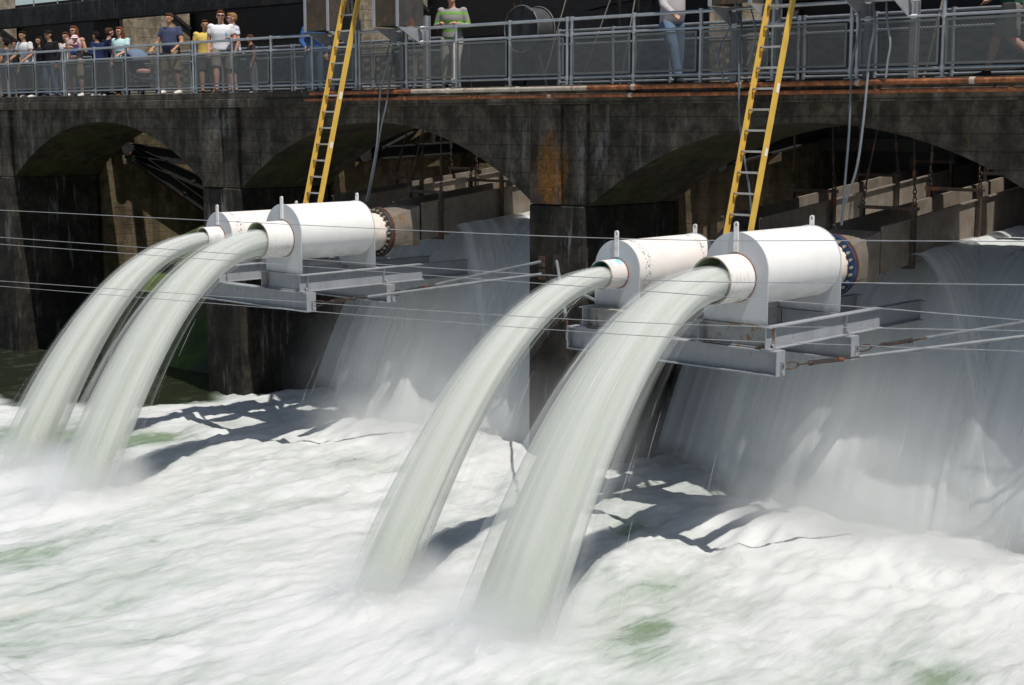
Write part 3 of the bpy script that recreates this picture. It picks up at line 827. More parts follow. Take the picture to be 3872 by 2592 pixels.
tie_rod((-13.85, -2.62, 2.74), (-16.36, -.07, 3.49), 'short grey tie rod above, running from the lichened pier toward the small speckled tank')
tie_rod((-13.85, -.80, 2.72), (-16.46, -.07, 3.17), 'short grey tie rod low on the lichened pier, running to the rusty frame')
tie_rod((-10.23, -2.62, 2.72), (-7.2, -.07, 3.26), 'grey tie rod with turnbuckle from the front of the rusty frame')
tie_rod((-10.23, -.80, 2.74), (-7.2, -.07, 3.47), 'grey tie rod with turnbuckle from the back of the rusty frame')

# ------------------------------------------------------------------ flumes feeding the tanks
def flume(cx_, hw, y0, label, tops):
    """open steel trough rising away from the tank; tops: hanger positions in y"""
    zt = lambda y: 4.285 + .098 * (y - .2)
    H = .66; y1 = 8.1
    g = thing('flume', (cx_, y0, 3.6), label, 'flume')
    seg = 1.55; y = y0
    while y < y1 - .05:
        ye = min(y + seg, y1)
        for s in (-1, 1):
            x = cx_ + s * hw
            a, b = y + .004, ye - .004
            MB().hexa([(x - .006, a, zt(a) - H), (x + .006, a, zt(a) - H), (x + .006, b, zt(b) - H), (x - .006, b, zt(b) - H)],
                      [(x - .006, a, zt(a)), (x + .006, a, zt(a)), (x + .006, b, zt(b)), (x - .006, b, zt(b))]).build('side_panel', M['flume'], g)
        MB().hexa([(cx_ - hw + .007, y, zt(y) - H - .006), (cx_ + hw - .007, y, zt(y) - H - .006), (cx_ + hw - .007, ye, zt(ye) - H - .006), (cx_ - hw + .007, ye, zt(ye) - H - .006)],
                  [(cx_ - hw + .007, y, zt(y) - H + .006), (cx_ + hw - .007, y, zt(y) - H + .006), (cx_ + hw - .007, ye, zt(ye) - H + .006), (cx_ - hw + .007, ye, zt(ye) - H + .006)]).build('floor_panel', M['flume'], g)
        y = ye
    for s in (-1, 1):
        x = cx_ + s * (hw + .025)
        MB().bar((x, y0, zt(y0) + .012), (x, y1, zt(y1) + .012), .05, .022).build('edge_flange', M['flume'], g)
    for yh in tops:
        for s in (-1, 1):
            x = cx_ + s * (hw + .055)
            MB().box(x - .028, x + .028, yh - .04, yh + .04, zt(yh) - H - .06, zt(yh) + .13).build('post', M['flumed'], g)
            MB().lathe([(-.010, .018), (.010, .018), (.010, .042), (-.010, .042)], 12, 'y', (x, yh, zt(yh) + .215), close=True).build('lug', M['flumed'], g)
        MB().box(cx_ - hw - .12, cx_ + hw + .12, yh - .035, yh + .035, zt(yh) + .131, zt(yh) + .18).build('hanger_bar', M['flumed'], g)
        MB().box(cx_ - hw - .02, cx_ + hw + .02, yh - .03, yh + .03, zt(yh) - H - .06, zt(yh) - H - .012).build('hanger_sill', M['flumed'], g)
    return zt
FL = [(-10.97, .37, .36, 'steel flume trough running under the arch to the blue flanged tank', (1.2, 3.25, 5.2)),
      (-13.12, .33, .56, 'pale steel flume trough feeding the smaller speckled tank with the cyan pipe', (2.6, 4.65, 6.6)),
      (-20.37, .37, .26, 'steel flume trough running under the arch to the dark flanged tank', (.72, 2.35, 4.3)),
      (-22.54, .33, .56, 'steel flume trough feeding the smaller tank behind the dark flanged one', (2.3, 3.9, 6.0))]
def hang(a, b, label, group):
    """rod and a few chain links from the hanger bar a up to b"""
    a = Vector(a); b = Vector(b); d = (b - a).normalized()
    g = thing('hanger_chain', a, label, 'chain', group)
    n = 4; L = .075
    side = Vector((0, 1, 0)); up2 = d.cross(side).normalized()
    for k in range(n):
        c = a + d * (.04 + L * .78 * k); e = side if k % 2 else up2
        pts = [c + d * (L * .5 * math.sin(w)) + e * (.026 * math.cos(w)) for w in [2 * math.pi * i / 12 for i in range(12)]]
        MB().tube(pts, .009, 6, close=True).build('link', M['chain'], g, smooth=True)
    s = a + d * (.04 + L * .78 * n)
    MB().cyl(s - d * .03, b, .014, 8).build('hanger_rod', M['chain'], g)
    MB().cyl(s + d * .05, s + d * .2, .028, 8).build('turnbuckle', M['chain'], g)
for fi, (cx_, hw, y0, lab, tops) in enumerate(FL):
    zt = flume(cx_, hw, y0, lab, tops)
    for ti, yh in enumerate(tops):
        for s in (-1, 1):
            x = cx_ + s * (hw + .055)
            z0 = zt(yh) + .25
            ztop = 5.72 if yh < 2.4 else 7.4
            lean = random.uniform(-.10, .10)
            hang((x, yh, z0), (x + lean - s * .12, yh + (random.uniform(.05, .35) if yh < 2.4 else -.2), ztop), 'rusty chain on the %s hanger bar of the %s tank flume' % (('first', 'second', 'third')[ti], ('blue flanged', 'cyan piped', 'dark flanged', 'tucked away smaller')[fi]), 'hanger chains of the %s tank flume' % ('blue flanged', 'cyan piped', 'dark flanged', 'tucked away smaller')[fi])
# beams over the gap that carry the hanger rods behind the bridge
for i in (4, 5):
    o = MB().ibeam((XR[i] + .0, 4.4, 7.5), (XR[i + 1] - PW + .05, 4.4, 7.5), .22, .14).build('hanger_beam', M['gate'], None, origin=((XR[i] + XR[i + 1]) / 2, 4.4, 7.39))
    tag(o, 'dark steel beam behind the walkway in the bay of the %s flanged tank' % ('dark' if i == 4 else 'blue'), 'beam', 'beams carrying the hanger rods')
# ------------------------------------------------------------------ river
LAND = [(-11.0, -7.0), (-13.15, -6.85), (-20.4, -6.75), (-22.55, -6.5)]
def axis(lo, hi, step, far_lo, far_hi):
    a = list(np.arange(lo, hi + 1e-6, step)); s = step
    while a[-1] < far_hi: s *= 1.35; a.append(a[-1] + s)
    s = step
    while a[0] > far_lo: s *= 1.35; a.insert(0, a[0] - s)
    return np.array(a)
gx = axis(-46, -4, .075, -420, 380); gy = axis(-15.5, 1.5, .06, -420, 4.0)
X, Y = np.meshgrid(gx, gy)
def G(x, y, cx_, cy_, rx, ry): return np.exp(-((x - cx_) / rx) ** 2 - ((y - cy_) / ry) ** 2)
# how churned the water is: quiet and dark below the dry arch, boiling below the open ones
quiet = sstep(-24.6, -28.0, X + 1.2 * fbm(X * .35, Y * .5, 3)) * sstep(-4.2, -2.0, Y + .9 * fbm(X * .4 + 5, Y * .6, 3))
wx = X + .6 * fbm(X * .5, Y * .3, 3); wy = Y + .9 * fbm(X * .35 + 9, Y * .3 + 4, 3)
h = .22 * fbm(wx * .30, wy * .17, 2) + .075 * fbm(wx * .95 + 3, wy * .30, 3) + .042 * fbm(wx * 2.4, wy * .8 + 8, 4) + .018 * fbm(wx * 6.5, wy * 2.0, 3)
ridge = 1 - np.abs(fbm(wx * .8 + 2, wy * .42 + 7, 4)) * 2.2
near = sstep(-5.5, -3.0, Y)
chop = 1 - np.abs(fbm(wx * 1.9 + 11 + .5 * fbm(X * 2, Y * 1.3, 2), wy * .75 + 3, 4)) * 2.6
h = h + .032 * np.clip(chop, 0, 1) ** 2
chop2 = 1 - np.abs(fbm(wx * 4.6 + 31, wy * 2.0 + 13, 3)) * 2.4
h = h + .010 * np.clip(chop2, 0, 1) ** 2
h = h + (.03 + .02 * near) * np.clip(ridge, 0, 1) ** 3 + near * (.07 * fbm(wx * 1.5 + 4, wy * 1.1, 4) + .012 * fbm(wx * 4, wy * 3.2, 2))
foot = np.zeros_like(X)
for xa, xb, yc in ((-22.6, -17.0, -.6), (-13.2, -7.4, -.9)):      # boil at the toe of the falling curtains
    foot = np.maximum(foot, sstep(xa - 1.2, xa + .6, X) * sstep(xb + 1.0, xb - .2, X) * np.exp(-((Y - yc) / 1.0) ** 2))
h = h + foot * (.17 + .14 * fbm(wx * .6, wy * .6, 2) + .06 * fbm(wx * 1.6, wy * 1.5, 3))
for k, (lx, ly) in enumerate(LAND):
    rr = .85 if k in (0, 2) else .62
    w = G(X, Y, lx, ly - .1, rr, rr * 1.2)
    h = h + w * (.16 + .16 * np.abs(fbm(X * 1.6, Y * 1.6, 3))) - .10 * G(X, Y, lx, ly + 1.2, 1.3, .9)
h = h * (1 - .82 * quiet) * np.clip(1.2 - (np.abs(X + 22) + np.abs(Y + 6)) / 160, .15, 1)
# foam cover 0..1: torn streaks of green water show between
f = .76 + .50 * fbm(wx * .42 + 3, wy * .17 + 2, 4) + .45 * fbm(wx * 1.5, wy * .5, 4) + .9 * h
for (u, v, r_, s_) in ((1440, 1500, .6, .75), (1470, 1435, .4, .45), (330, 1010, .55, .7), (90, 1285, .5, .35), (2180, 1545, .4, .6), (1560, 1350, 1.0, .35), (60, 1010, 1.6, .9), (900, 1080, 1.4, .25), (1250, 1540, .6, .5), (1480, 1150, .9, .5), (1560, 1210, .8, .45)):
    p = onZ(u, v, 0); f = f - s_ * G(X, Y, p.x, p.y, r_, r_ * 1.1) * (1 + .8 * fbm(wx * 1.1, wy * .5, 3))
for lx, ly in LAND: f = f + .9 * G(X, Y, lx, ly - .25, 1.0, 1.2)
f = f + foot * .8 - 1.3 * quiet
f = np.clip(f, 0, 1)
dark = np.clip(quiet * 3.0 - .3 + .5 * fbm(wx, wy * .5, 3) * quiet, 0, 1)
V = np.stack([X, Y, h], -1).reshape(-1, 3)
nx_, ny_ = len(gx), len(gy)
idx = np.arange(nx_ * ny_).reshape(ny_, nx_)
Fq = np.stack([idx[:-1, :-1], idx[:-1, 1:], idx[1:, 1:], idx[1:, :-1]], -1).reshape(-1, 4)
def np_mesh(name, V, Fq):
    me = bpy.data.meshes.new(name)
    me.vertices.add(len(V)); me.vertices.foreach_set('co', V.astype(np.float32).ravel())
    me.loops.add(Fq.size); me.loops.foreach_set('vertex_index', Fq.astype(np.int32).ravel())
    me.polygons.add(len(Fq)); me.polygons.foreach_set('loop_start', np.arange(0, Fq.size, 4, dtype=np.int32))
    me.update(calc_edges=True); me.validate()
    me.polygons.foreach_set('use_smooth', np.ones(len(Fq), bool))
    return me
me = np_mesh('river', V, Fq)
for nm, arr in (('foam', f), ('still', dark)):
    a = me.attributes.new(nm, 'FLOAT', 'POINT'); a.data.foreach_set('value', arr.astype(np.float32).ravel())
t = NT('foaming_river_water')
af = t.n('ShaderNodeAttribute', attribute_name='foam'); asl = t.n('ShaderNodeAttribute', attribute_name='still')
n1 = t.noise(t.pos((1.7, .50, 1.6)), 2.0, 8, .68, .8); n2 = t.noise(t.pos((1.3, .22, 1)), 5, 7, .68, .7)
ff = t.math('ADD', af.outputs['Fac'], t.math('MULTIPLY', t.math('SUBTRACT', t.math('ADD', t.math('MULTIPLY', n1, .55), t.math('MULTIPLY', n2, .45)), .5), 2.3))
water = t.ramp(t.noise(t.pos((1, .4, 1)), .8, 3), [(.3, (.15, .215, .13)), (.7, (.22, .28, .20))])
milky = (.35, .39, .355); white = (.54, .55, .545)
c = t.mix(t.ramp(ff, [(.02, 0.0), (.34, 1.0)]), water, milky)
c = t.mix(t.ramp(ff, [(.30, 0.0), (.95, 1.0)]), c, white)
yel = t.noise(t.pos((.8, .5, 1)), 1.1, 5, .6)
c = t.mix(t.ramp(yel, [(.62, 0.0), (.80, .30)]), c, (.50, .44, .33))
still = t.math('MULTIPLY', asl.outputs['Fac'], t.ramp(t.noise(t.pos((1, .6, 1)), 2.5, 5), [(.55, 1.0), (.78, .75)]))
c = t.mix(still, c, (.016, .02, .012))
rough = t.ramp(ff, [(.1, .18), (.5, .6)])
t.bump(t.math('ADD', n1, t.math('MULTIPLY', n2, .8)), .38, .05)
M['river'] = t.done(c, rough, 0, .35)
me.materials.append(M['river'])
riv = link('water', me); tag(riv, kind='structure'); riv['label'] = 'churning white river water below the dam'
# upstream water held behind the dam
o = MB().box(-420, 380, 8.5, 500, -1.0, 4.15).build('reservoir', paint('dark_lake_water', (.03, .045, .04), .12, var=.3, scale=.4, streak=False), None); tag(o, kind='structure')

# ------------------------------------------------------------------ falling water
def water_mat(name, core, edge, alpha_lo, alpha_hi, su, sv, seed, fade_end=.2, amp=2.0):
    """streaks run along the flow (UV v); u is across"""
    t = NT(name)
    uv = t.n('ShaderNodeUVMap'); uv.uv_map = 'flow'
    p = t.pos((su, sv, 1), (seed, seed * .37, 0), uv.outputs[0])
    s1 = t.noise(p, 1.0, 5, .6); s2 = t.noise(t.pos((su * 4.0, sv * 1.2, 1), (seed + 3, 0, 0), uv.outputs[0]), 1.0, 4, .65)
    st = t.math('ADD', t.math('MULTIPLY', s1, .86), t.math('MULTIPLY', s2, .14))
    col = t.ramp(st, [(.34, core), (.62, edge)])
    u, v, _ = t.sep(uv.outputs[0])
    a = t.n('ShaderNodeAttribute', attribute_name='dens')
    al = t.math('ADD', t.math('MULTIPLY', t.math('SUBTRACT', st, .5), amp), t.math('MULTIPLY', a.outputs['Fac'], 1.0))
    al = t.maprange(al, alpha_lo, alpha_hi)
    al = t.math('MULTIPLY', al, t.maprange(v, 1.0, 1.0 - fade_end))
    df = t.n('ShaderNodeBsdfDiffuse'); t.l(col, df.inputs['Color'])
    tr = t.n('ShaderNodeBsdfTranslucent'); t.l(col, tr.inputs['Color'])
    ms = t.n('ShaderNodeMixShader'); ms.inputs[0].default_value = .40
    t.l(df.outputs[0], ms.inputs[1]); t.l(tr.outputs[0], ms.inputs[2])
    tp = t.n('ShaderNodeBsdfTransparent'); mx2 = t.n('ShaderNodeMixShader')
    t.l(al, mx2.inputs[0]); t.l(tp.outputs[0], mx2.inputs[1]); t.l(ms.outputs[0], mx2.inputs[2])
    t.t.nodes.remove(t.b); t.l(mx2.outputs[0], t.out.inputs['Surface'])
    return t.m
def grid_obj(name, P, dens, mat, parent, closed_u):
    """P : (nv, nu, 3) world points, v along the flow"""
    nv, nu, _ = P.shape
    Vv = P.reshape(-1, 3); id_ = np.arange(nv * nu).reshape(nv, nu)
    if closed_u: nxt = np.roll(id_, -1, 1); a, b = id_, nxt
    else: a, b = id_[:, :-1], id_[:, 1:]
    Fq = np.stack([a[:-1], b[:-1], b[1:], a[1:]], -1).reshape(-1, 4)
    me = np_mesh(name, Vv, Fq)
    at = me.attributes.new('dens', 'FLOAT', 'POINT'); at.data.foreach_set('value', dens.astype(np.float32).ravel())
    uvl = me.uv_layers.new(name='flow')
    nf_u = nu if closed_u else nu - 1
    uu = np.arange(nf_u) / nf_u; vv = np.arange(nv - 1) / (nv - 1); du, dv = 1 / nf_u, 1 / (nv - 1)
    UU, VV = np.meshgrid(uu, vv)
    uvs = np.stack([np.stack([UU, VV], -1), np.stack([UU + du, VV], -1), np.stack([UU + du, VV + dv], -1), np.stack([UU, VV + dv], -1)], 2).reshape(-1, 2)
    uvl.data.foreach_set('uv', uvs.astype(np.float32).ravel())
    me.materials.append(mat)
    return link(name, me, parent)
GRV = 9.81
def jet(cx_, pz, pr, ym, v0, label, seed, spread, fan, zend=-.05):
    g = thing('water_jet', (cx_, ym, pz), label, 'water jet')
    nu, nv = 96, 72
    tt = np.linspace(0, 1, nv)[:, None]
    th = np.linspace(0, 2 * np.pi, nu, endpoint=False)[None, :]
    for L, (rs, dn, nm, vf) in enumerate(((.72, 1.25, 'core', 1.0), (.88, .80, 'sheath', 1.0), (1.0, .45, 'outer_spray', .985), (1.16, .20, 'outer_spray', .97), (1.0, .10, 'trailing_veil', .88))):
        lump = 1 + (.05 + .04 * L) * fbm(np.cos(th) * 2 + seed + L * 3 + 0 * tt, np.sin(th) * 2 + .5 * tt, 3) * (0.2 + 1.6 * tt)
        cap_z = np.where(np.sin(th) > .35, .35 + .45 * (np.sin(th) - .35), np.sin(th))               # the pipe does not run quite full
        rr = pr * .965 * np.minimum(rs * lump, 1.0 + 1.2 * tt)
        x0 = rr * np.cos(th); z0 = rr * cap_z
        q = z0 / pr                                        # upper water leaves faster than the lower
        vy = v0 * vf * (1 + fan * q * min(1.3, rs))
        vx = spread * x0 / pr * (1 + .25 * min(L, 2))
        vz = .10 * q
        T = (vz + np.sqrt(vz ** 2 + 2 * GRV * (pz + z0 - zend))) / GRV
        t = tt * T
        inside = .22 * (1 - tt) ** 6                       # begins inside the pipe
        P = np.stack([cx_ + x0 + vx * t, ym + inside - vy * t, pz + z0 + vz * t - .5 * GRV * t * t], -1)
        dens = np.full((nv, nu), dn) - .22 * tt * (1 if L else .4) + .10 * np.sin(th) + 0 * tt
        grid_obj(nm, P, dens, WJ[L], g, True)
    # drops thrown off the ragged underside
    m = MB(); rnd = random.Random(int(seed * 10))
    for k in range(28):
        a = rnd.uniform(0, 2 * math.pi); q = rnd.uniform(.75, 1.05)
        x0 = pr * q * math.cos(a); z0 = pr * q * min(.8, math.sin(a))
        vy = v0 * (1 + fan * 1.15 * z0 / pr) * rnd.uniform(.70, .99) if z0 < .1 else v0 * (1 + fan * z0 / pr) * rnd.uniform(.95, 1.03)
        vx = spread * 1.5 * x0 / pr + rnd.gauss(0, .12); vz = rnd.uniform(-.1, .3)
        T = (vz + math.sqrt(vz * vz + 2 * GRV * (pz + z0))) / GRV
        t0 = rnd.uniform(.15, .95) * T; ln = rnd.uniform(.03, .12)
        pts = []
        for i in range(4):
            t = min(T, t0 + ln * i / 3)
            pts.append((cx_ + x0 + vx * t, ym - vy * t, pz + z0 + vz * t - .5 * GRV * t * t))
        r_ = rnd.uniform(.0006, .0013)
        m.tube(pts, [r_ * .3, r_, r_, r_ * .3], 4)
    o = m.build('drops', M['drop'], g, smooth=True); o['kind'] = 'stuff'
    return g
M['drop'] = paint('white_water_drops', (.8, .82, .82), .3, var=.05, streak=False)
WJ = [water_mat('jet_core', (.57, .61, .50), (.68, .71, .64), -.2, .45, 4, .22, 1.0, .12, 1.4),
      water_mat('jet_sheath', (.68, .71, .65), (.78, .80, .77), .15, 1.15, 6, .25, 4.0, .18, 1.2),
      water_mat('jet_spray', (.78, .80, .78), (.83, .84, .83), .10, 1.2, 9, .28, 7.0, .25, 1.2),
      water_mat('jet_mist', (.76, .78, .77), (.82, .83, .82), .0, 1.3, 10, .30, 9.0, .32, 1.0),
      water_mat('jet_veil', (.85, .87, .86), (.89, .90, .89), .05, 1.1, 12, .30, 12.0, .30, 1.3)]
jet(-10.97, 3.80, .296, -3.20, 4.45, 'thick water jet arching from the blue flanged tank into the river', 1.3, .42, .13)
jet(-13.12, 3.69, .191, -2.80, 4.95, 'water jet arching from the smaller tank with the cyan pipe', 5.1, .26, .10)
jet(-20.37, 3.80, .296, -3.20, 4.10, 'thick pale green water jet arching from the dark flanged tank', 8.7, .38, .12)
jet(-22.54, 3.69, .191, -2.80, 4.45, 'thin water jet arching behind the pale green jet of the dark flanged tank', 3.3, .38, .15)

WN = [water_mat('curtain_back', (.74, .78, .76), (.86, .89, .88), -.7, .15, 5, .15, 2.0, .06, 1.4),
      water_mat('curtain_mid', (.82, .85, .84), (.88, .90, .90), .0, 1.25, 7, .2, 5.0, .16, 1.3),
      water_mat('curtain_spray', (.86, .88, .88), (.90, .91, .91), .10, 1.6, 14, .25, 8.0, .25, 1.2)]
def curtain(xl, xr, label, seed):
    g = thing('water_curtain', ((xl + xr) / 2, 1.0, 0), label, 'waterfall')
    nu, nv = 150, 50
    x = np.linspace(xl, xr, nu)[None, :]; tt = np.linspace(0, 1, nv)[:, None]
    s = sstep(xl + .2, xl + 3.4, x)
    for L, nm in enumerate(('sheet', 'front_sheet', 'front_spray')):
        n = fbm(x * .8 + seed + L * 7, 0 * x + L * 2.3, 4); n2 = fbm(x * 3.1 + seed, 0 * x + L, 3)
        ys = 4.9 * (1 - s) + 3.0 * s - .12 * L; zs = 3.42 * (1 - s) + 3.98 * s + .10 * n
        v = (3.65 * (1 - s) + 3.25 * s) * (1 + .06 * n + .03 * n2 + .03 * L)
        side = .5 * np.exp(-((x - (xl + 5.6)) / .55) ** 2) + .10 * n2
        T = np.sqrt(2 * (zs + .12) / GRV); t = tt * T
        P = np.stack([x + side * t * np.clip((xr - x - .05) / 1.5, 0, 1) + 0 * t, ys - v * t - .10 * L * tt, zs - .5 * GRV * t * t], -1)
        P[..., 0] = np.clip(P[..., 0], xl - .0, xr + .0)
        lead = np.repeat(P[:1], 6, 0); kk = np.linspace(2.6, .25, 6)[:, None]
        lead[..., 1] += kk; lead[..., 2] += .03 * kk
        P = np.concatenate([lead, P[:]], 0)
        tt2 = np.concatenate([np.zeros((6, 1)), tt], 0)
        dens = np.full((nv + 6, nu), (.95, .62, .34)[L]) + (.95, .8, .6)[L] * fbm(x * .75 + seed + L * .13, 0 * x + .5, 4) - .10 * tt2
        dens = dens - (0, .7, .7)[L] * (sstep(xl + .5, xl, x) + sstep(xr - .4, xr, x))
        grid_obj(nm, P, dens, WN[L], g, False)
    # water squeezed out beside the flume, arching over towards the next pier
    xs0 = xl + 5.25; nu2, nv2 = 90, 44
    ys_ = np.linspace(.85, 4.6, nu2)[None, :]; t2 = np.linspace(0, 1, nv2)[:, None]
    for L in range(2):
        n = fbm(ys_ * 1.3 + seed + L * 5, 0 * ys_, 4)
        vx2 = (2.1 - .5 * (ys_ - .85) / 3.7) * (1 + .18 * n) * (1 - .25 * L); vy2 = 1.15 + .35 * n + .25 * L
        z00 = 3.86 + .07 * (ys_ - .85) + .05 * n
        T = (.45 + np.sqrt(.45 ** 2 + 2 * GRV * (z00 + .1))) / GRV; t = t2 * T
        P = np.stack([np.minimum(xs0 + vx2 * t, xr - .02 - .06 * L), ys_ - vy2 * t, z00 + .45 * t - .5 * GRV * t * t], -1)
        dens = np.full((nv2, nu2), (.72, .40)[L]) + .7 * fbm(ys_ * 1.7 + seed, 0 * ys_ + L, 3) - .35 * t2
        dens = dens - 1.2 * sstep(xr - .55, xr - .1, P[..., 0]) - .8 * sstep(1.25, .85, ys_)
        grid_obj('side_spill', P, dens, WN[L + 1], g, False)
    m = MB(); rnd = random.Random(int(seed * 7))
    for k in range(110):
        x0 = rnd.uniform(xl + 2.2, xr - .1); v = rnd.uniform(2.6, 4.1); z0 = rnd.uniform(3.2, 4.0); y0 = 2.8
        T = math.sqrt(2 * z0 / GRV); t0 = rnd.uniform(.3, .95) * T; vx = rnd.gauss(0, .12)
        pts = []
        for i in range(4):
            t = min(T, t0 + rnd.uniform(.05, .1) * i / 3); pts.append((x0 + vx * t, y0 - v * t, z0 - .5 * GRV * t * t))
        r_ = rnd.uniform(.0010, .0018)
        m.tube(pts, [r_ * .3, r_, r_, r_ * .3], 4)
    o = m.build('drops', M['drop'], g, smooth=True); o['kind'] = 'stuff'
curtain(XR[4] + .01, XR[5] - PW - .01, 'grey sheet of falling water under the arch of the dark flanged tank', 2.2)
curtain(XR[5] + .01, XR[6] - PW - .01, 'grey sheet of falling water under the arch of the blue flanged tank', 6.4)

# ------------------------------------------------------------------ spray hanging over the places where water strikes the river
def mist(c, r, dens, label, seed):
    o = MB().ball((0, 0, 0), r[0], r[1], r[2], 20, 12).build('spray', None)
    o.data.materials.clear(); o.location = c
    m = bpy.data.materials.new('spray_air'); m.use_nodes = True; nt = m.node_tree; nt.nodes.clear()
    out = nt.nodes.new('ShaderNodeOutputMaterial'); pv = nt.nodes.new('ShaderNodeVolumePrincipled')
    pv.inputs['Color'].default_value = (.96, .97, .97, 1); pv.inputs['Anisotropy'].default_value = .2
    tc = nt.nodes.new('ShaderNodeTexCoord'); mp = nt.nodes.new('ShaderNodeMapping'); mp.inputs['Scale'].default_value = tuple(1 / q for q in r)
    nt.links.new(tc.outputs['Object'], mp.inputs[0])
    ln = nt.nodes.new('ShaderNodeVectorMath'); ln.operation = 'LENGTH'; nt.links.new(mp.outputs[0], ln.inputs[0])
    mr = nt.nodes.new('ShaderNodeMapRange'); mr.interpolation_type = 'SMOOTHSTEP'
    nt.links.new(ln.outputs['Value'], mr.inputs[0]); mr.inputs[1].default_value = 1.0; mr.inputs[2].default_value = .1; mr.inputs[3].default_value = 0; mr.inputs[4].default_value = 1
    no = nt.nodes.new('ShaderNodeTexNoise'); no.inputs['Scale'].default_value = 1.6; no.inputs['Detail'].default_value = 3
    nt.links.new(tc.outputs['Object'], no.inputs['Vector'])
    mu = nt.nodes.new('ShaderNodeMath'); mu.operation = 'MULTIPLY'; nt.links.new(mr.outputs[0], mu.inputs[0]); nt.links.new(no.outputs[0], mu.inputs[1])
    m2 = nt.nodes.new('ShaderNodeMath'); m2.operation = 'MULTIPLY'; nt.links.new(mu.outputs[0], m2.inputs[0]); m2.inputs[1].default_value = dens
    nt.links.new(m2.outputs[0], pv.inputs['Density']); nt.links.new(pv.outputs[0], out.inputs['Volume'])
    o.data.materials.append(m)
    tag(o, label, 'spray', None, 'stuff')
for k, (lx, ly) in enumerate(LAND):
    big = k in (0, 2)
    mist((lx, ly + .05, .18), (1.35, 1.45, .85) if big else (1.05, 1.15, .7), 4.2, ('white spray where the blue flanged tank jet strikes', 'white spray where the cyan pipe jet strikes', 'white spray where the pale green jet strikes', 'white spray where the thin hidden jet strikes')[k], k)
mist((-19.6, -.55, .9), (3.9, 1.15, 2.3), .55, 'pale mist at the foot of the farther water curtain', 9)
mist((-10.1, -.65, .9), (3.9, 1.15, 2.2), .85, 'pale mist at the foot of the nearer water curtain', 10)

mist((-19.7, -.95, .30), (3.3, .95, .75), 1.7, 'dense low spray along the foot of the farther water curtain', 11)
mist((-10.2, -1.05, .30), (3.4, .95, .75), 1.9, 'dense low spray along the foot of the nearer water curtain', 12)
mist((-14.4, -1.6, .9), (2.2, 1.7, 1.6), .30, 'thin mist drifting past the lichened pier', 13)

# drops and threads thrown up where the jets strike
for k, (lx, ly) in enumerate(LAND):
    m = MB(); rnd = random.Random(40 + k); big = 1.0 if k in (0, 2) else .75
    for q in range(150):
        a = rnd.uniform(0, 2 * math.pi); r0 = rnd.uniform(.25, .75) * big
        vx, vy = math.cos(a) * rnd.uniform(.3, 1.5), math.sin(a) * rnd.uniform(.3, 1.5) - .5; vz = rnd.uniform(1.2, 3.3) * big
        t0 = rnd.uniform(.02, .75) * 2 * vz / GRV; ln = rnd.uniform(.02, .06)
        pts = [(lx + math.cos(a) * r0 + vx * t, ly + math.sin(a) * r0 + vy * t, .12 + vz * t - .5 * GRV * t * t) for t in (t0, t0 + ln * .5, t0 + ln)]
        w = rnd.uniform(.001, .003); m.tube(pts, [w * .4, w, w * .4], 4)
    o = m.build('splash', M['drop'], None, smooth=True, origin=(lx, ly, .1))
    tag(o, 'white drops thrown up where the %s jet lands' % ('blue flanged tank', 'cyan pipe', 'pale green', 'thin hidden')[k], 'splash', None, 'stuff')
# ------------------------------------------------------------------ people on the walkway
_tmpc = bpy.data.collections.new('work'); 
def remesh(mb, vox, name, smooth=6):
    """unite overlapping limbs into one continuous skin"""
    me = mb.mesh('w'); ob = bpy.data.objects.new('w', me); COL.objects.link(ob)
    r = ob.modifiers.new('r', 'REMESH'); r.mode = 'VOXEL'; r.voxel_size = vox
    if smooth:
        s = ob.modifiers.new('s', 'SMOOTH'); s.factor = .5; s.iterations = smooth
    dg = bpy.context.evaluated_depsgraph_get()
    out = bpy.data.meshes.new_from_object(ob.evaluated_get(dg)); out.name = name
    bpy.data.objects.remove(ob); bpy.data.meshes.remove(me)
    out.polygons.foreach_set('use_smooth', [True] * len(out.polygons))
    return out
SKIN = {k: cloth('skin_' + k, c, 90, .1) for k, c in (('light', (.52, .29, .21)), ('tan', (.40, .22, .14)), ('olive', (.34, .19, .115)))}
HAIR = {k: cloth('hair_' + k, c, 120, .35) for k, c in (('black', (.012, .010, .009)), ('brown', (.07, .035, .018)), ('red', (.13, .045, .018)), ('fair', (.26, .15, .06)))}
M['glass'] = paint('dark_sunglasses', (.01, .01, .012), .15, streak=False)
M['eye'] = paint('dark_eye', (.02, .015, .012), .2, streak=False); M['lip'] = paint('lip', (.30, .10, .08), .5, streak=False)
M['shoe_w'] = cloth('white_shoe', (.62, .62, .60)); M['shoe_d'] = cloth('dark_shoe', (.03, .03, .035)); M['shoe_b'] = cloth('brown_sandal', (.20, .10, .04))
ARM = {'down': ((.05, .03, -.29), (.06, -.05, -.54)), 'rail': ((.09, -.05, -.28), (.08, -.27, -.43)), 'hold': ((.07, .02, -.28), (-.07, -.24, -.21)),
       'face': ((.09, -.08, -.27), (-.08, -.25, -.08)), 'pocket': ((.12, .06, -.27), (.04, -.01, -.50)), 'fwd': ((.05, -.10, -.27), (.03, -.33, -.36)),
       'swingf': ((.05, -.14, -.25), (.04, -.34, -.38)), 'swingb': ((.06, .16, -.25), (.06, .20, -.50)), 'phone': ((.08, .0, -.29), (-.05, -.23, -.25))}
LEG = {'stand': ((.02, -.015, 0), (.03, .02, 0)), 'relax': ((.03, -.07, 0), (.07, -.02, 0)), 'stepf': ((.01, -.20, .03), (.01, -.30, .0)), 'stepb': ((.01, .03, 0), (.01, .36, .10)), 'apart': ((.05, -.03, 0), (.10, -.02, 0))}
def P3(o, d): return Vector(o) + Vector(d)
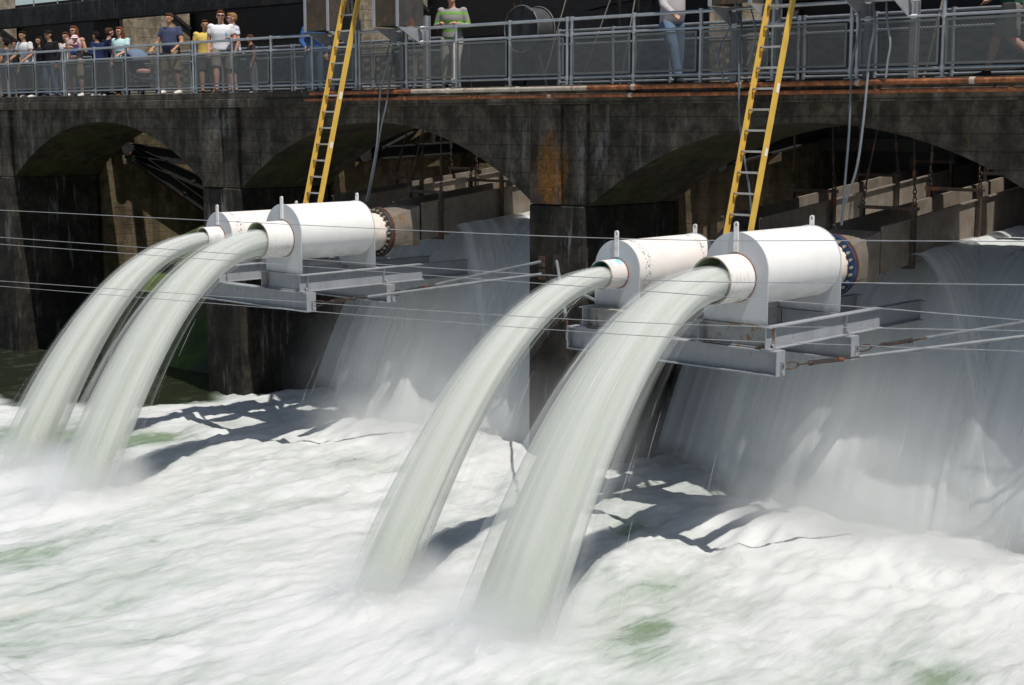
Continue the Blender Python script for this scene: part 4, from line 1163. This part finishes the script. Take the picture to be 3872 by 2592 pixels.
def person(x, y, height, face, label, skin='light', hair='brown', hairlen='short', top=(.5, .5, .5), stripe=None, sleeve='short', bottom=(.05, .05, .05), blen='long', shoe='shoe_d',
           arms=('down', 'down'), legs=('stand', 'stand'), glasses=False, hat=None, lean=0.0, belly=0.0, group='people on the walkway', turn=0.0, z0=DZ, topless_arm=False):
    """stands at x, y; face = heading in degrees, 0 looks along -Y (out over the river)"""
    S = height / 1.76
    g = thing('person', (x, y, z0), label, 'person', group)
    pel = Vector((0, 0, .95)); ch = Vector((0, -.03 - lean, 1.27)); nk = Vector((0, -.02 - lean * 1.5, 1.475)); hd = Vector((0, -.045 - lean * 1.6, 1.635))
    hd = hd + Vector((0, -.02 * (abs(lean) > .05), 0))
    J = {}
    for i, s in enumerate((-1, 1)):
        sh = Vector((s * .185, -lean * 1.4 + .005, 1.415))
        e, w = ARM[arms[i]]
        el = P3(sh, (s * e[0], e[1], e[2])); wr = P3(sh, (s * w[0], w[1], w[2]))
        hp = Vector((s * .095, 0, .93)); k, a = LEG[legs[i]]
        kn = P3((s * .10, 0, .50), (s * k[0], k[1], k[2])); an = P3((s * .10, 0, .085), (s * a[0], a[1], a[2]))
        J[s] = (sh, el, wr, hp, kn, an)
    b = MB()
    # trunk
    def trunk(mb, f, lo=.86, w=1.0):
        ks = ((lo, 0, .140, .105), (.93, 0, .163, .122), (1.06, -.005 - belly * .5, .150 + belly * .4, .112 + belly), (1.16, -.012 - lean * .6 - belly * .4, .152 + belly * .3, .110 + belly * .7), (1.27, -.02 - lean, .170, .116), (1.36, -.015 - lean * 1.2, .176, .108), (1.43, -.01 - lean * 1.35, .135, .085), (1.465, -.01 - lean * 1.4, .07, .06))
        n = 20; vs = []
        for (z, yy, rx, ry) in ks:
            for k in range(n):
                q = 2 * math.pi * k / n; vs.append((rx * f * w * math.cos(q), yy + ry * f * math.sin(q), z))
        m_ = len(ks); fs = [(i * n + k, i * n + (k + 1) % n, (i + 1) * n + (k + 1) % n, (i + 1) * n + k) for i in range(m_ - 1) for k in range(n)]
        mb.add(vs, fs + [tuple(reversed(range(n))), tuple(range((m_ - 1) * n, m_ * n))])
    trunk(b, .96)
    b.tube([nk + Vector((0, .01, -.08)), nk, hd + Vector((0, .02, -.03))], [.075, .056, .055], 10)
    # head: skull, jaw, nose, ears, brow
    b.ball(hd + Vector((0, .012, .022)), .076, .094, .098, 16, 10); b.ball(hd + Vector((0, -.026, -.045)), .056, .060, .066, 12, 8)
    b.ball(hd + Vector((0, -.093, -.012)), .013, .020, .026, 8, 6); b.ball(hd + Vector((0, -.070, .03)), .055, .026, .016, 10, 6)
    for s in (-1, 1): b.ball(hd + Vector((s * .077, .012, -.005)), .012, .022, .032, 8, 6)
    for s in (-1, 1):
        sh, el, wr, hp, kn, an = J[s]
        b.tube([sh + Vector((-s * .03, 0, 0)), sh.lerp(el, .3), el, el.lerp(wr, .3), wr], [.060, .052, .042, .043, .029], 10)
        b.ball(sh, .062)
        d = (wr - el).normalized()
        palm = wr + d * .05
        sd = Vector((1, 0, 0)) if abs(d.x) < .8 else Vector((0, 0, 1))
        nrm = d.cross(sd).normalized()
        b.tube([wr - d * .01, palm, wr + d * .085], [.029, .036, .030], 8)
        for k, (o, L) in enumerate(((-.030, .060), (-.010, .072), (.010, .068), (.030, .052))):
            a0 = wr + d * .08 + sd * o; a1 = a0 + d * L * .55 - nrm * s * 0; a2 = a1 + (d * .6 + Vector((0, 0, -.8))).normalized() * L * .5
            b.tube([a0, a1, a2], [.0105, .010, .009], 6)
        t0 = wr + d * .035 + sd * -.028 * s; b.tube([t0, t0 + (d * .6 - sd * .8 * s).normalized() * .035, t0 + (d * .95 - sd * .5 * s).normalized() * .065], [.013, .012, .010], 6)
        b.tube([hp + Vector((0, 0, .02)), hp.lerp(kn, .45), kn, kn.lerp(an, .3), kn.lerp(an, .7), an], [.098, .082, .058, .060, .046, .038], 12)
        b.tube([an + Vector((0, .03, -.045)), an + Vector((0, -.06, -.05)), an + Vector((0, -.16, -.062))], [.040, .042, .030], 8)
    parts = []
    me = remesh(b, .0135, 'body', 5); me.materials.append(SKIN[skin]); parts.append(('body', me))
    # shirt
    c = MB(); trunk(c, 1.10 if topless_arm else 1.13, .90)
    for s in (-1, 1):
        sh, el, wr = J[s][:3]
        if sleeve == 'none': c.ball(sh + Vector((-s * .045, 0, -.01)), .066); continue
        f = .55 if sleeve == 'short' else .98
        pts = [sh + Vector((-s * .05, 0, .01)), sh.lerp(el, .25), sh.lerp(el, f)]; rs = [.070, .067, .065]
        if sleeve == 'long': pts += [el.lerp(wr, .5), el.lerp(wr, .93)]; rs[2] = .060; rs += [.055, .045]
        c.tube(pts, rs, 12); c.ball(sh, .070)
    c.tube([nk + Vector((0, .012, -.055)), nk + Vector((0, .008, -.025))], [.092, .076], 12)
    me = remesh(c, .018, 'shirt', 4)
    key = 'cloth_%s_%s' % ('_'.join('%d' % (q * 100) for q in top), 'st' if stripe else 'pl')
    me.materials.append(bpy.data.materials.get(key) or cloth(key, top, 60, .2, stripe)); parts.append(('shirt', me))
    # trousers or shorts
    c = MB()
    c.ball((0, 0, .97), .172, .132, .10, 14, 8); c.ball((0, .01, .89), .165, .128, .10, 14, 8)
    for s in (-1, 1):
        hp, kn, an = J[s][3:]
        if blen == 'long': c.tube([hp, hp.lerp(kn, .5), kn, kn.lerp(an, .5), an + Vector((0, 0, .005))], [.108, .098, .078, .070, .068], 12)
        else: c.tube([hp, hp.lerp(kn, .5), hp.lerp(kn, .98)], [.112, .108, .098], 12)
    me = remesh(c, .018, 'trousers', 4)
    key = 'cloth_%s_pl' % '_'.join('%d' % (q * 100) for q in bottom)
    me.materials.append(bpy.data.materials.get(key) or cloth(key, bottom)); parts.append(('trousers' if blen == 'long' else 'shorts', me))
    for s in (-1, 1):
        an = J[s][5]; c = MB()
        c.tube([an + Vector((0, .045, -.04)), an + Vector((0, -.03, -.038)), an + Vector((0, -.12, -.052)), an + Vector((0, -.185, -.06))], [.046, .050, .044, .026], 10)
        c.tube([an + Vector((0, .0, -.03)), an + Vector((0, 0, .015))], [.048, .044], 10)
        me = remesh(c, .012, 'shoe', 2)
        n = len(me.vertices); co = np.zeros(n * 3, np.float32); me.vertices.foreach_get('co', co); co = co.reshape(-1, 3)
        co[:, 2] = np.maximum(co[:, 2], an.z - .086); me.vertices.foreach_set('co', co.ravel())
        me.materials.append(M[shoe]); parts.append(('shoe', me))
    # hair
    c = MB()
    if hairlen != 'bald':
        for (dx, dy, dz, rx, ry, rz) in ((0, .026, .048, .083, .096, .088), (0, .05, .0, .080, .070, .085), (0, -.03, .092, .065, .06, .035)):
            c.ball(hd + Vector((dx, dy, dz)), rx, ry, rz, 14, 8)
        if hairlen == 'long':
            for s in (-1, 1): c.tube([hd + Vector((s * .05, .03, .03)), hd + Vector((s * .075, .035, -.06)), hd + Vector((s * .075, .03, -.17)), hd + Vector((s * .06, .03, -.24))], [.05, .045, .045, .025], 10)
            c.tube([hd + Vector((0, .06, .03)), hd + Vector((0, .08, -.08)), hd + Vector((0, .085, -.22))], [.07, .075, .05], 10)
        me = remesh(c, .012, 'hair', 3)
        me.materials.append(HAIR[hair]); parts.append(('hair', me))
    if hat:
        c = MB().ball(hd + Vector((0, .012, .065)), .090, .103, .070, 16, 8); c.ball(hd + Vector((0, -.06, .058)), .085, .10, .012, 14, 6)
        me = remesh(c, .012, 'cap', 2); key = 'cap_%d' % (hat[0] * 100); me.materials.append(bpy.data.materials.get(key) or cloth(key, hat)); parts.append(('cap', me))
    for s in (-1, 1):
        me = MB().ball(hd + Vector((s * .031, -.083, .008)), .011, .006, .006, 8, 6).mesh('eye'); me.materials.append(M['eye']); parts.append(('eye', me))
    me = MB().ball(hd + Vector((0, -.086, -.055)), .024, .007, .006, 8, 6).mesh('mouth'); me.materials.append(M['lip']); parts.append(('mouth', me))
    if glasses:
        c = MB()
        for s in (-1, 1): c.ball(hd + Vector((s * .034, -.094, .010)), .031, .011, .021, 10, 6); c.bar(hd + Vector((s * .066, -.082, .014)), hd + Vector((s * .082, .01, .012)), .006, .008)
        c.bar(hd + Vector((-.012, -.098, .014)), hd + Vector((.012, -.098, .014)), .006, .006)
        me = c.mesh('sunglasses'); me.materials.append(M['glass']); parts.append(('sunglasses', me))
    mat = Matrix.Rotation(R(face), 4, 'Z') @ Matrix.Diagonal((S * 1.12, S * 1.10, S, 1))
    for nm, me in parts:
        me.transform(mat)
        o = bpy.data.objects.new(nm, me); COL.objects.link(o); o.parent = g
    g['hand'] = 0.0
    def wp(v): return Vector((x, y, z0)) + (mat @ Vector(v))
    J['wp'] = wp; J['hd'] = hd
    del g['hand']
    return J
def stand(u, v, Y, **kw):
    """place from the head top seen in the photo; the height follows from the deck"""
    p = onY(u, v, Y); h = min(1.92, max(1.2, p.z - DZ))
    return person(p.x, Y, h, **kw)
stand(14, 89, 1.0, face=-75, label='person in a plain grey T-shirt and dark jeans leaning by the rail', skin='olive', hair='black', top=(.085, .09, .105), bottom=(.035, .045, .08), arms=('rail', 'down'))
stand(40, 92, 2.0, face=-20, label='dark haired person half hidden behind the grey T-shirt person', skin='tan', hair='black', hairlen='long', top=(.04, .04, .045), bottom=(.03, .035, .05))
stand(60, 72, .9, face=12, label='person in a white printed T-shirt and dark trousers looking down over the rail', skin='olive', hair='black', top=(.58, .58, .57), bottom=(.02, .02, .024), arms=('rail', 'rail'), lean=.05, shoe='shoe_w')
stand(91, 84, 1.6, face=15, label='long haired person in black between the white T-shirt and black jacket people', skin='tan', hair='black', hairlen='long', top=(.015, .015, .017), bottom=(.02, .02, .024), sleeve='long', arms=('pocket', 'down'))
stand(113, 70, 1.0, face=10, label='person in a black jacket, black cap and blue jeans behind the rail', skin='tan', hair='black', top=(.014, .014, .016), sleeve='long', bottom=(.10, .16, .25), hat=(.012, .012, .013), arms=('pocket', 'down'), legs=('relax', 'stand'))
stand(151, 74, 1.5, face=30, label='person in a white sleeveless vest half hidden behind the woman holding a baby', skin='tan', hair='brown', top=(.62, .60, .57), sleeve='none', bottom=(.12, .13, .15), arms=('down', 'pocket'))
J = stand(170, 60, .85, face=25, label='person in sunglasses, pink top and khaki shorts holding a baby', skin='light', hair='red', hairlen='long', top=(.50, .38, .36), sleeve='none', bottom=(.32, .25, .16), blen='short', glasses=True, arms=('hold', 'hold'), legs=('relax', 'stand'), shoe='shoe_w')
BABY = J
stand(222, 73, 1.1, face=-70, label='black haired person in a navy jacket with a blue stripe, side on', skin='olive', hair='black', top=(.018, .03, .09), sleeve='long', bottom=(.018, .018, .02), arms=('fwd', 'hold'), shoe='shoe_w')
stand(246, 64, 1.7, face=170, label='brown haired person in dark navy seen from behind, next to the pale aqua shirt', skin='light', hair='brown', top=(.016, .02, .045), sleeve='long', bottom=(.10, .105, .12), arms=('down', 'pocket'))
W_AQ = stand(275, 62, 1.0, face=20, label='person in sunglasses and a pale aqua T-shirt pushing a stroller', skin='light', hair='red', hairlen='long', top=(.46, .64, .64), bottom=(.03, .03, .035), glasses=True, arms=('down', 'fwd'), shoe='shoe_b')
stand(389, 31, .62, face=22, label='heavy person in a navy T-shirt and khaki cargo shorts with hands on the rail', skin='tan', hair='brown', top=(.055, .065, .115), bottom=(.26, .19, .10), blen='short', arms=('rail', 'rail'), legs=('apart', 'relax'), belly=.03, shoe='shoe_w')
stand(468, 46, 1.15, face=60, label='person in a yellow shirt and dark shorts behind the white polo shirt', skin='tan', hair='brown', top=(.62, .45, .12), bottom=(.04, .042, .04), blen='short', arms=('down', 'fwd'), legs=('stepf', 'stand'), shoe='shoe_b')
J = stand(504, 24, .85, face=55, label='person in a plain white polo shirt, sunglasses and grey shorts', skin='light', hair='red', top=(.70, .70, .72), bottom=(.20, .17, .15), blen='short', glasses=True, arms=('down', 'phone'), legs=('stepf', 'stand'), shoe='shoe_d')
WP = J
stand(534, 30, 1.25, face=-25, label='person in a white polo shirt with blue stripes, sunglasses and dark shorts', skin='light', hair='fair', top=(.70, .71, .74), stripe=(.085, (.22, .26, .42), .22), bottom=(.035, .04, .045), blen='short', glasses=True, arms=('phone', 'down'), legs=('stand', 'relax'), shoe='shoe_d')
person(onY(575, 90, 1.7).x, 1.7, 1.30, face=-30, label='short person in dark top and grey trousers behind the striped polo', skin='tan', hair='brown', top=(.05, .035, .035), bottom=(.16, .16, .18), arms=('hold', 'down'), shoe='shoe_w')
person(onY(716, 90, 1.5).x, 1.5, 1.62, face=70, label='person in a blue shirt and jeans partly hidden by the hoist column', skin='light', hair='brown', top=(.035, .09, .24), bottom=(.10, .15, .22), arms=('rail', 'down'), lean=.03, sleeve='long')
person(onY(1035, 120, 1.2).x, 1.2, 1.80, face=30, label='person in a green, grey and white striped sweater holding a small camera', skin='light', hair='brown', top=(.30, .28, .27), stripe=(.155, (.16, .34, .07), .33), sleeve='long', bottom=(.46, .42, .36), arms=('phone', 'phone'), legs=('stand', 'stepf'))
person(onY(1535, 120, .95).x, .95, 1.86, face=75, label='walker in a pale grey hooded top and blue jeans', skin='light', hair='brown', top=(.42, .39, .40), sleeve='long', bottom=(.12, .18, .27), arms=('swingf', 'swingb'), legs=('stepf', 'stand'), belly=.03, shoe='shoe_d')
person(onY(2312, 120, .85).x, .85, 1.82, face=-80, label='walker in a dark green T-shirt and grey shorts in mid stride', skin='light', hair='brown', top=(.015, .07, .05), bottom=(.20, .19, .165), blen='short', arms=('swingf', 'swingb'), legs=('stepf', 'stepb'), shoe='shoe_d')
# baby held in the arms
bp = BABY['wp'](BABY['hd'] + Vector((.15, -.19, -.20)))
g = thing('person', bp + Vector((0, 0, -.36)), 'baby in a pink and white sun hat and blue trousers held in arms', 'person', 'people on the walkway')
c = MB(); q0 = bp
c.ball(q0, .062, .068, .075, 12, 8); c.ball(q0 + Vector((0, -.064, -.01)), .010, .012, .012, 6, 5)
c.ball(q0 + Vector((.0, .03, -.15)), .075, .065, .10, 12, 8); c.ball(q0 + Vector((0, .03, -.25)), .075, .068, .07, 12, 8)
c.tube([q0 + Vector((0, .02, -.05)), q0 + Vector((0, .02, -.10))], .035, 8)
for s in (-1, 1):
    c.tube([q0 + Vector((s * .06, .02, -.10)), q0 + Vector((s * .11, -.04, -.15)), q0 + Vector((s * .10, -.12, -.14))], [.026, .023, .018], 8)
    for k in range(4): c.tube([q0 + Vector((s * .10 - .012 + .008 * k, -.12, -.14)), q0 + Vector((s * .10 - .014 + .009 * k, -.15, -.145))], .005, 5)
    c.tube([q0 + Vector((s * .10, -.115, -.13)), q0 + Vector((s * .075, -.135, -.125))], .006, 5)
    c.tube([q0 + Vector((s * .04, .02, -.27)), q0 + Vector((s * .07, -.05, -.33)), q0 + Vector((s * .06, -.03, -.42)), q0 + Vector((s * .06, -.08, -.435))], [.045, .036, .026, .018], 8)
me = remesh(c, .009, 'body', 3); me.materials.append(SKIN['light']); link('body', me, g)
c = MB().ball(q0 + Vector((0, .03, -.15)), .085, .075, .105, 12, 8)
me = remesh(c, .012, 'shirt', 2); me.materials.append(cloth('baby_shirt', (.24, .16, .30))); link('shirt', me, g)
c = MB().ball(q0 + Vector((0, .03, -.26)), .084, .078, .07, 12, 8)
for s in (-1, 1): c.tube([q0 + Vector((s * .04, .02, -.27)), q0 + Vector((s * .07, -.05, -.33)), q0 + Vector((s * .06, -.03, -.39))], [.052, .044, .036], 8)
me = remesh(c, .012, 'trousers', 2); me.materials.append(cloth('baby_trousers', (.03, .07, .22))); link('trousers', me, g)
c = MB().ball(q0 + Vector((0, .008, .03)), .078, .085, .062, 14, 8); c.ball(q0 + Vector((0, -.01, .012)), .115, .125, .012, 16, 6)
me = remesh(c, .010, 'sun_hat', 2); me.materials.append(cloth('pink_white_hat', (.72, .60, .62), 60, .2, (.05, (.65, .22, .28), .35))); link('sun_hat', me, g)
# bottle and camera in hands
def held(J, s, name, build, label, cat):
    sh, el, wr = J[s][:3]; d = (wr - el).normalized(); p = J['wp'](wr + d * .08)
    return build(p, name, label, cat)
p = WP['wp'](WP[1][2] + (WP[1][2] - WP[1][1]).normalized() * .085)
g = thing('water_bottle', p + Vector((0, 0, -.08)), 'clear blue plastic bottle held by the plain white polo wearer', 'bottle')
MB().lathe([(-.09, .001), (-.09, .03), (.05, .031), (.085, .014), (.10, .013)], 14, 'z', p).build('bottle_body', paint('blue_bottle', (.12, .30, .48), .15, streak=False), g, smooth=50)
MB().lathe([(.1, .015), (.125, .015), (.125, .001)], 12, 'z', p).build('bottle_cap', M['sticker'], g, smooth=50)

# ------------------------------------------------------------------ stroller
s0 = onY(322, 165, 1.0)
g = thing('stroller', (s0.x, 1.0, DZ), 'baby stroller with a blue grey canopy and dark frame behind the rail', 'stroller')
X0, Y0 = s0.x, 1.0
fab = cloth('stroller_canopy', (.13, .17, .24)); fab2 = cloth('stroller_seat', (.045, .05, .06)); blk = cloth('stroller_blanket', (.45, .16, .22), 60, .3, (.06, (.6, .5, .3), .4))
for sy in (-.24, .24):
    MB().tube([(X0 - .62, Y0 + sy, DZ + 1.02), (X0 - .46, Y0 + sy, DZ + .86), (X0 + .30, Y0 + sy, DZ + .10)], .013, 8).build('frame_bar', M['black'], g, smooth=60)
    MB().tube([(X0 + .12, Y0 + sy, DZ + .62), (X0 - .34, Y0 + sy, DZ + .11)], .013, 8).build('frame_bar', M['black'], g, smooth=60)
    for wx, wr in ((.34, .09), (-.38, .11)):
        w = MB().lathe([(-.02, wr - .03), (-.02, wr), (.02, wr), (.02, wr - .03)], 20, 'y', (X0 + wx, Y0 + sy, DZ + wr), close=True).build('wheel', M['black'], g, smooth=40)
        MB().lathe([(-.012, .001), (-.012, wr - .031), (.012, wr - .031), (.012, .001)], 14, 'y', (X0 + wx, Y0 + sy, DZ + wr)).build('hub', M['hoistg'], w, smooth=40)
MB().cyl((X0 - .62, Y0 - .24, DZ + 1.02), (X0 - .62, Y0 + .24, DZ + 1.02), .017, 8).build('handle', M['black'], g, smooth=60)
m = MB(); m.prism([(X0 - .34, DZ + .92), (X0 - .28, DZ + .94), (X0 + .02, DZ + .46), (X0 + .36, DZ + .40), (X0 + .38, DZ + .34), (X0 - .02, DZ + .36)], 'y', Y0 - .21, Y0 + .21); m.build('seat', fab2, g, bevel=.02)
m = MB().ball((X0 + .10, Y0, DZ + .54), .20, .17, .09, 14, 8); me = remesh(m, .02, 'blanket', 2); me.materials.append(blk); link('blanket', me, g)
vs = []; fs = []; NA, NB = 9, 10
for i in range(NA):
    a = R(5 + 115 * i / (NA - 1))
    for k in range(NB):
        b_ = math.pi * k / (NB - 1); rr = .34
        vs.append((X0 - .20 + rr * math.cos(a) * (.75 + .25 * math.sin(b_)), Y0 - .24 * math.cos(b_), DZ + .74 + rr * math.sin(a) * (.55 + .45 * math.sin(b_)) + .015 * (i % 2)))
for i in range(NA - 1):
    for k in range(NB - 1): fs.append((i * NB + k, i * NB + k + 1, (i + 1) * NB + k + 1, (i + 1) * NB + k))
o = MB().add(vs, fs).build('canopy', fab, g, smooth=60); sm = o.modifiers.new('solid', 'SOLIDIFY'); sm.thickness = .012
m = MB().box(X0 - .30, X0 + .12, Y0 - .2, Y0 + .2, DZ + .16, DZ + .32); m.build('basket', fab2, g, bevel=.03)
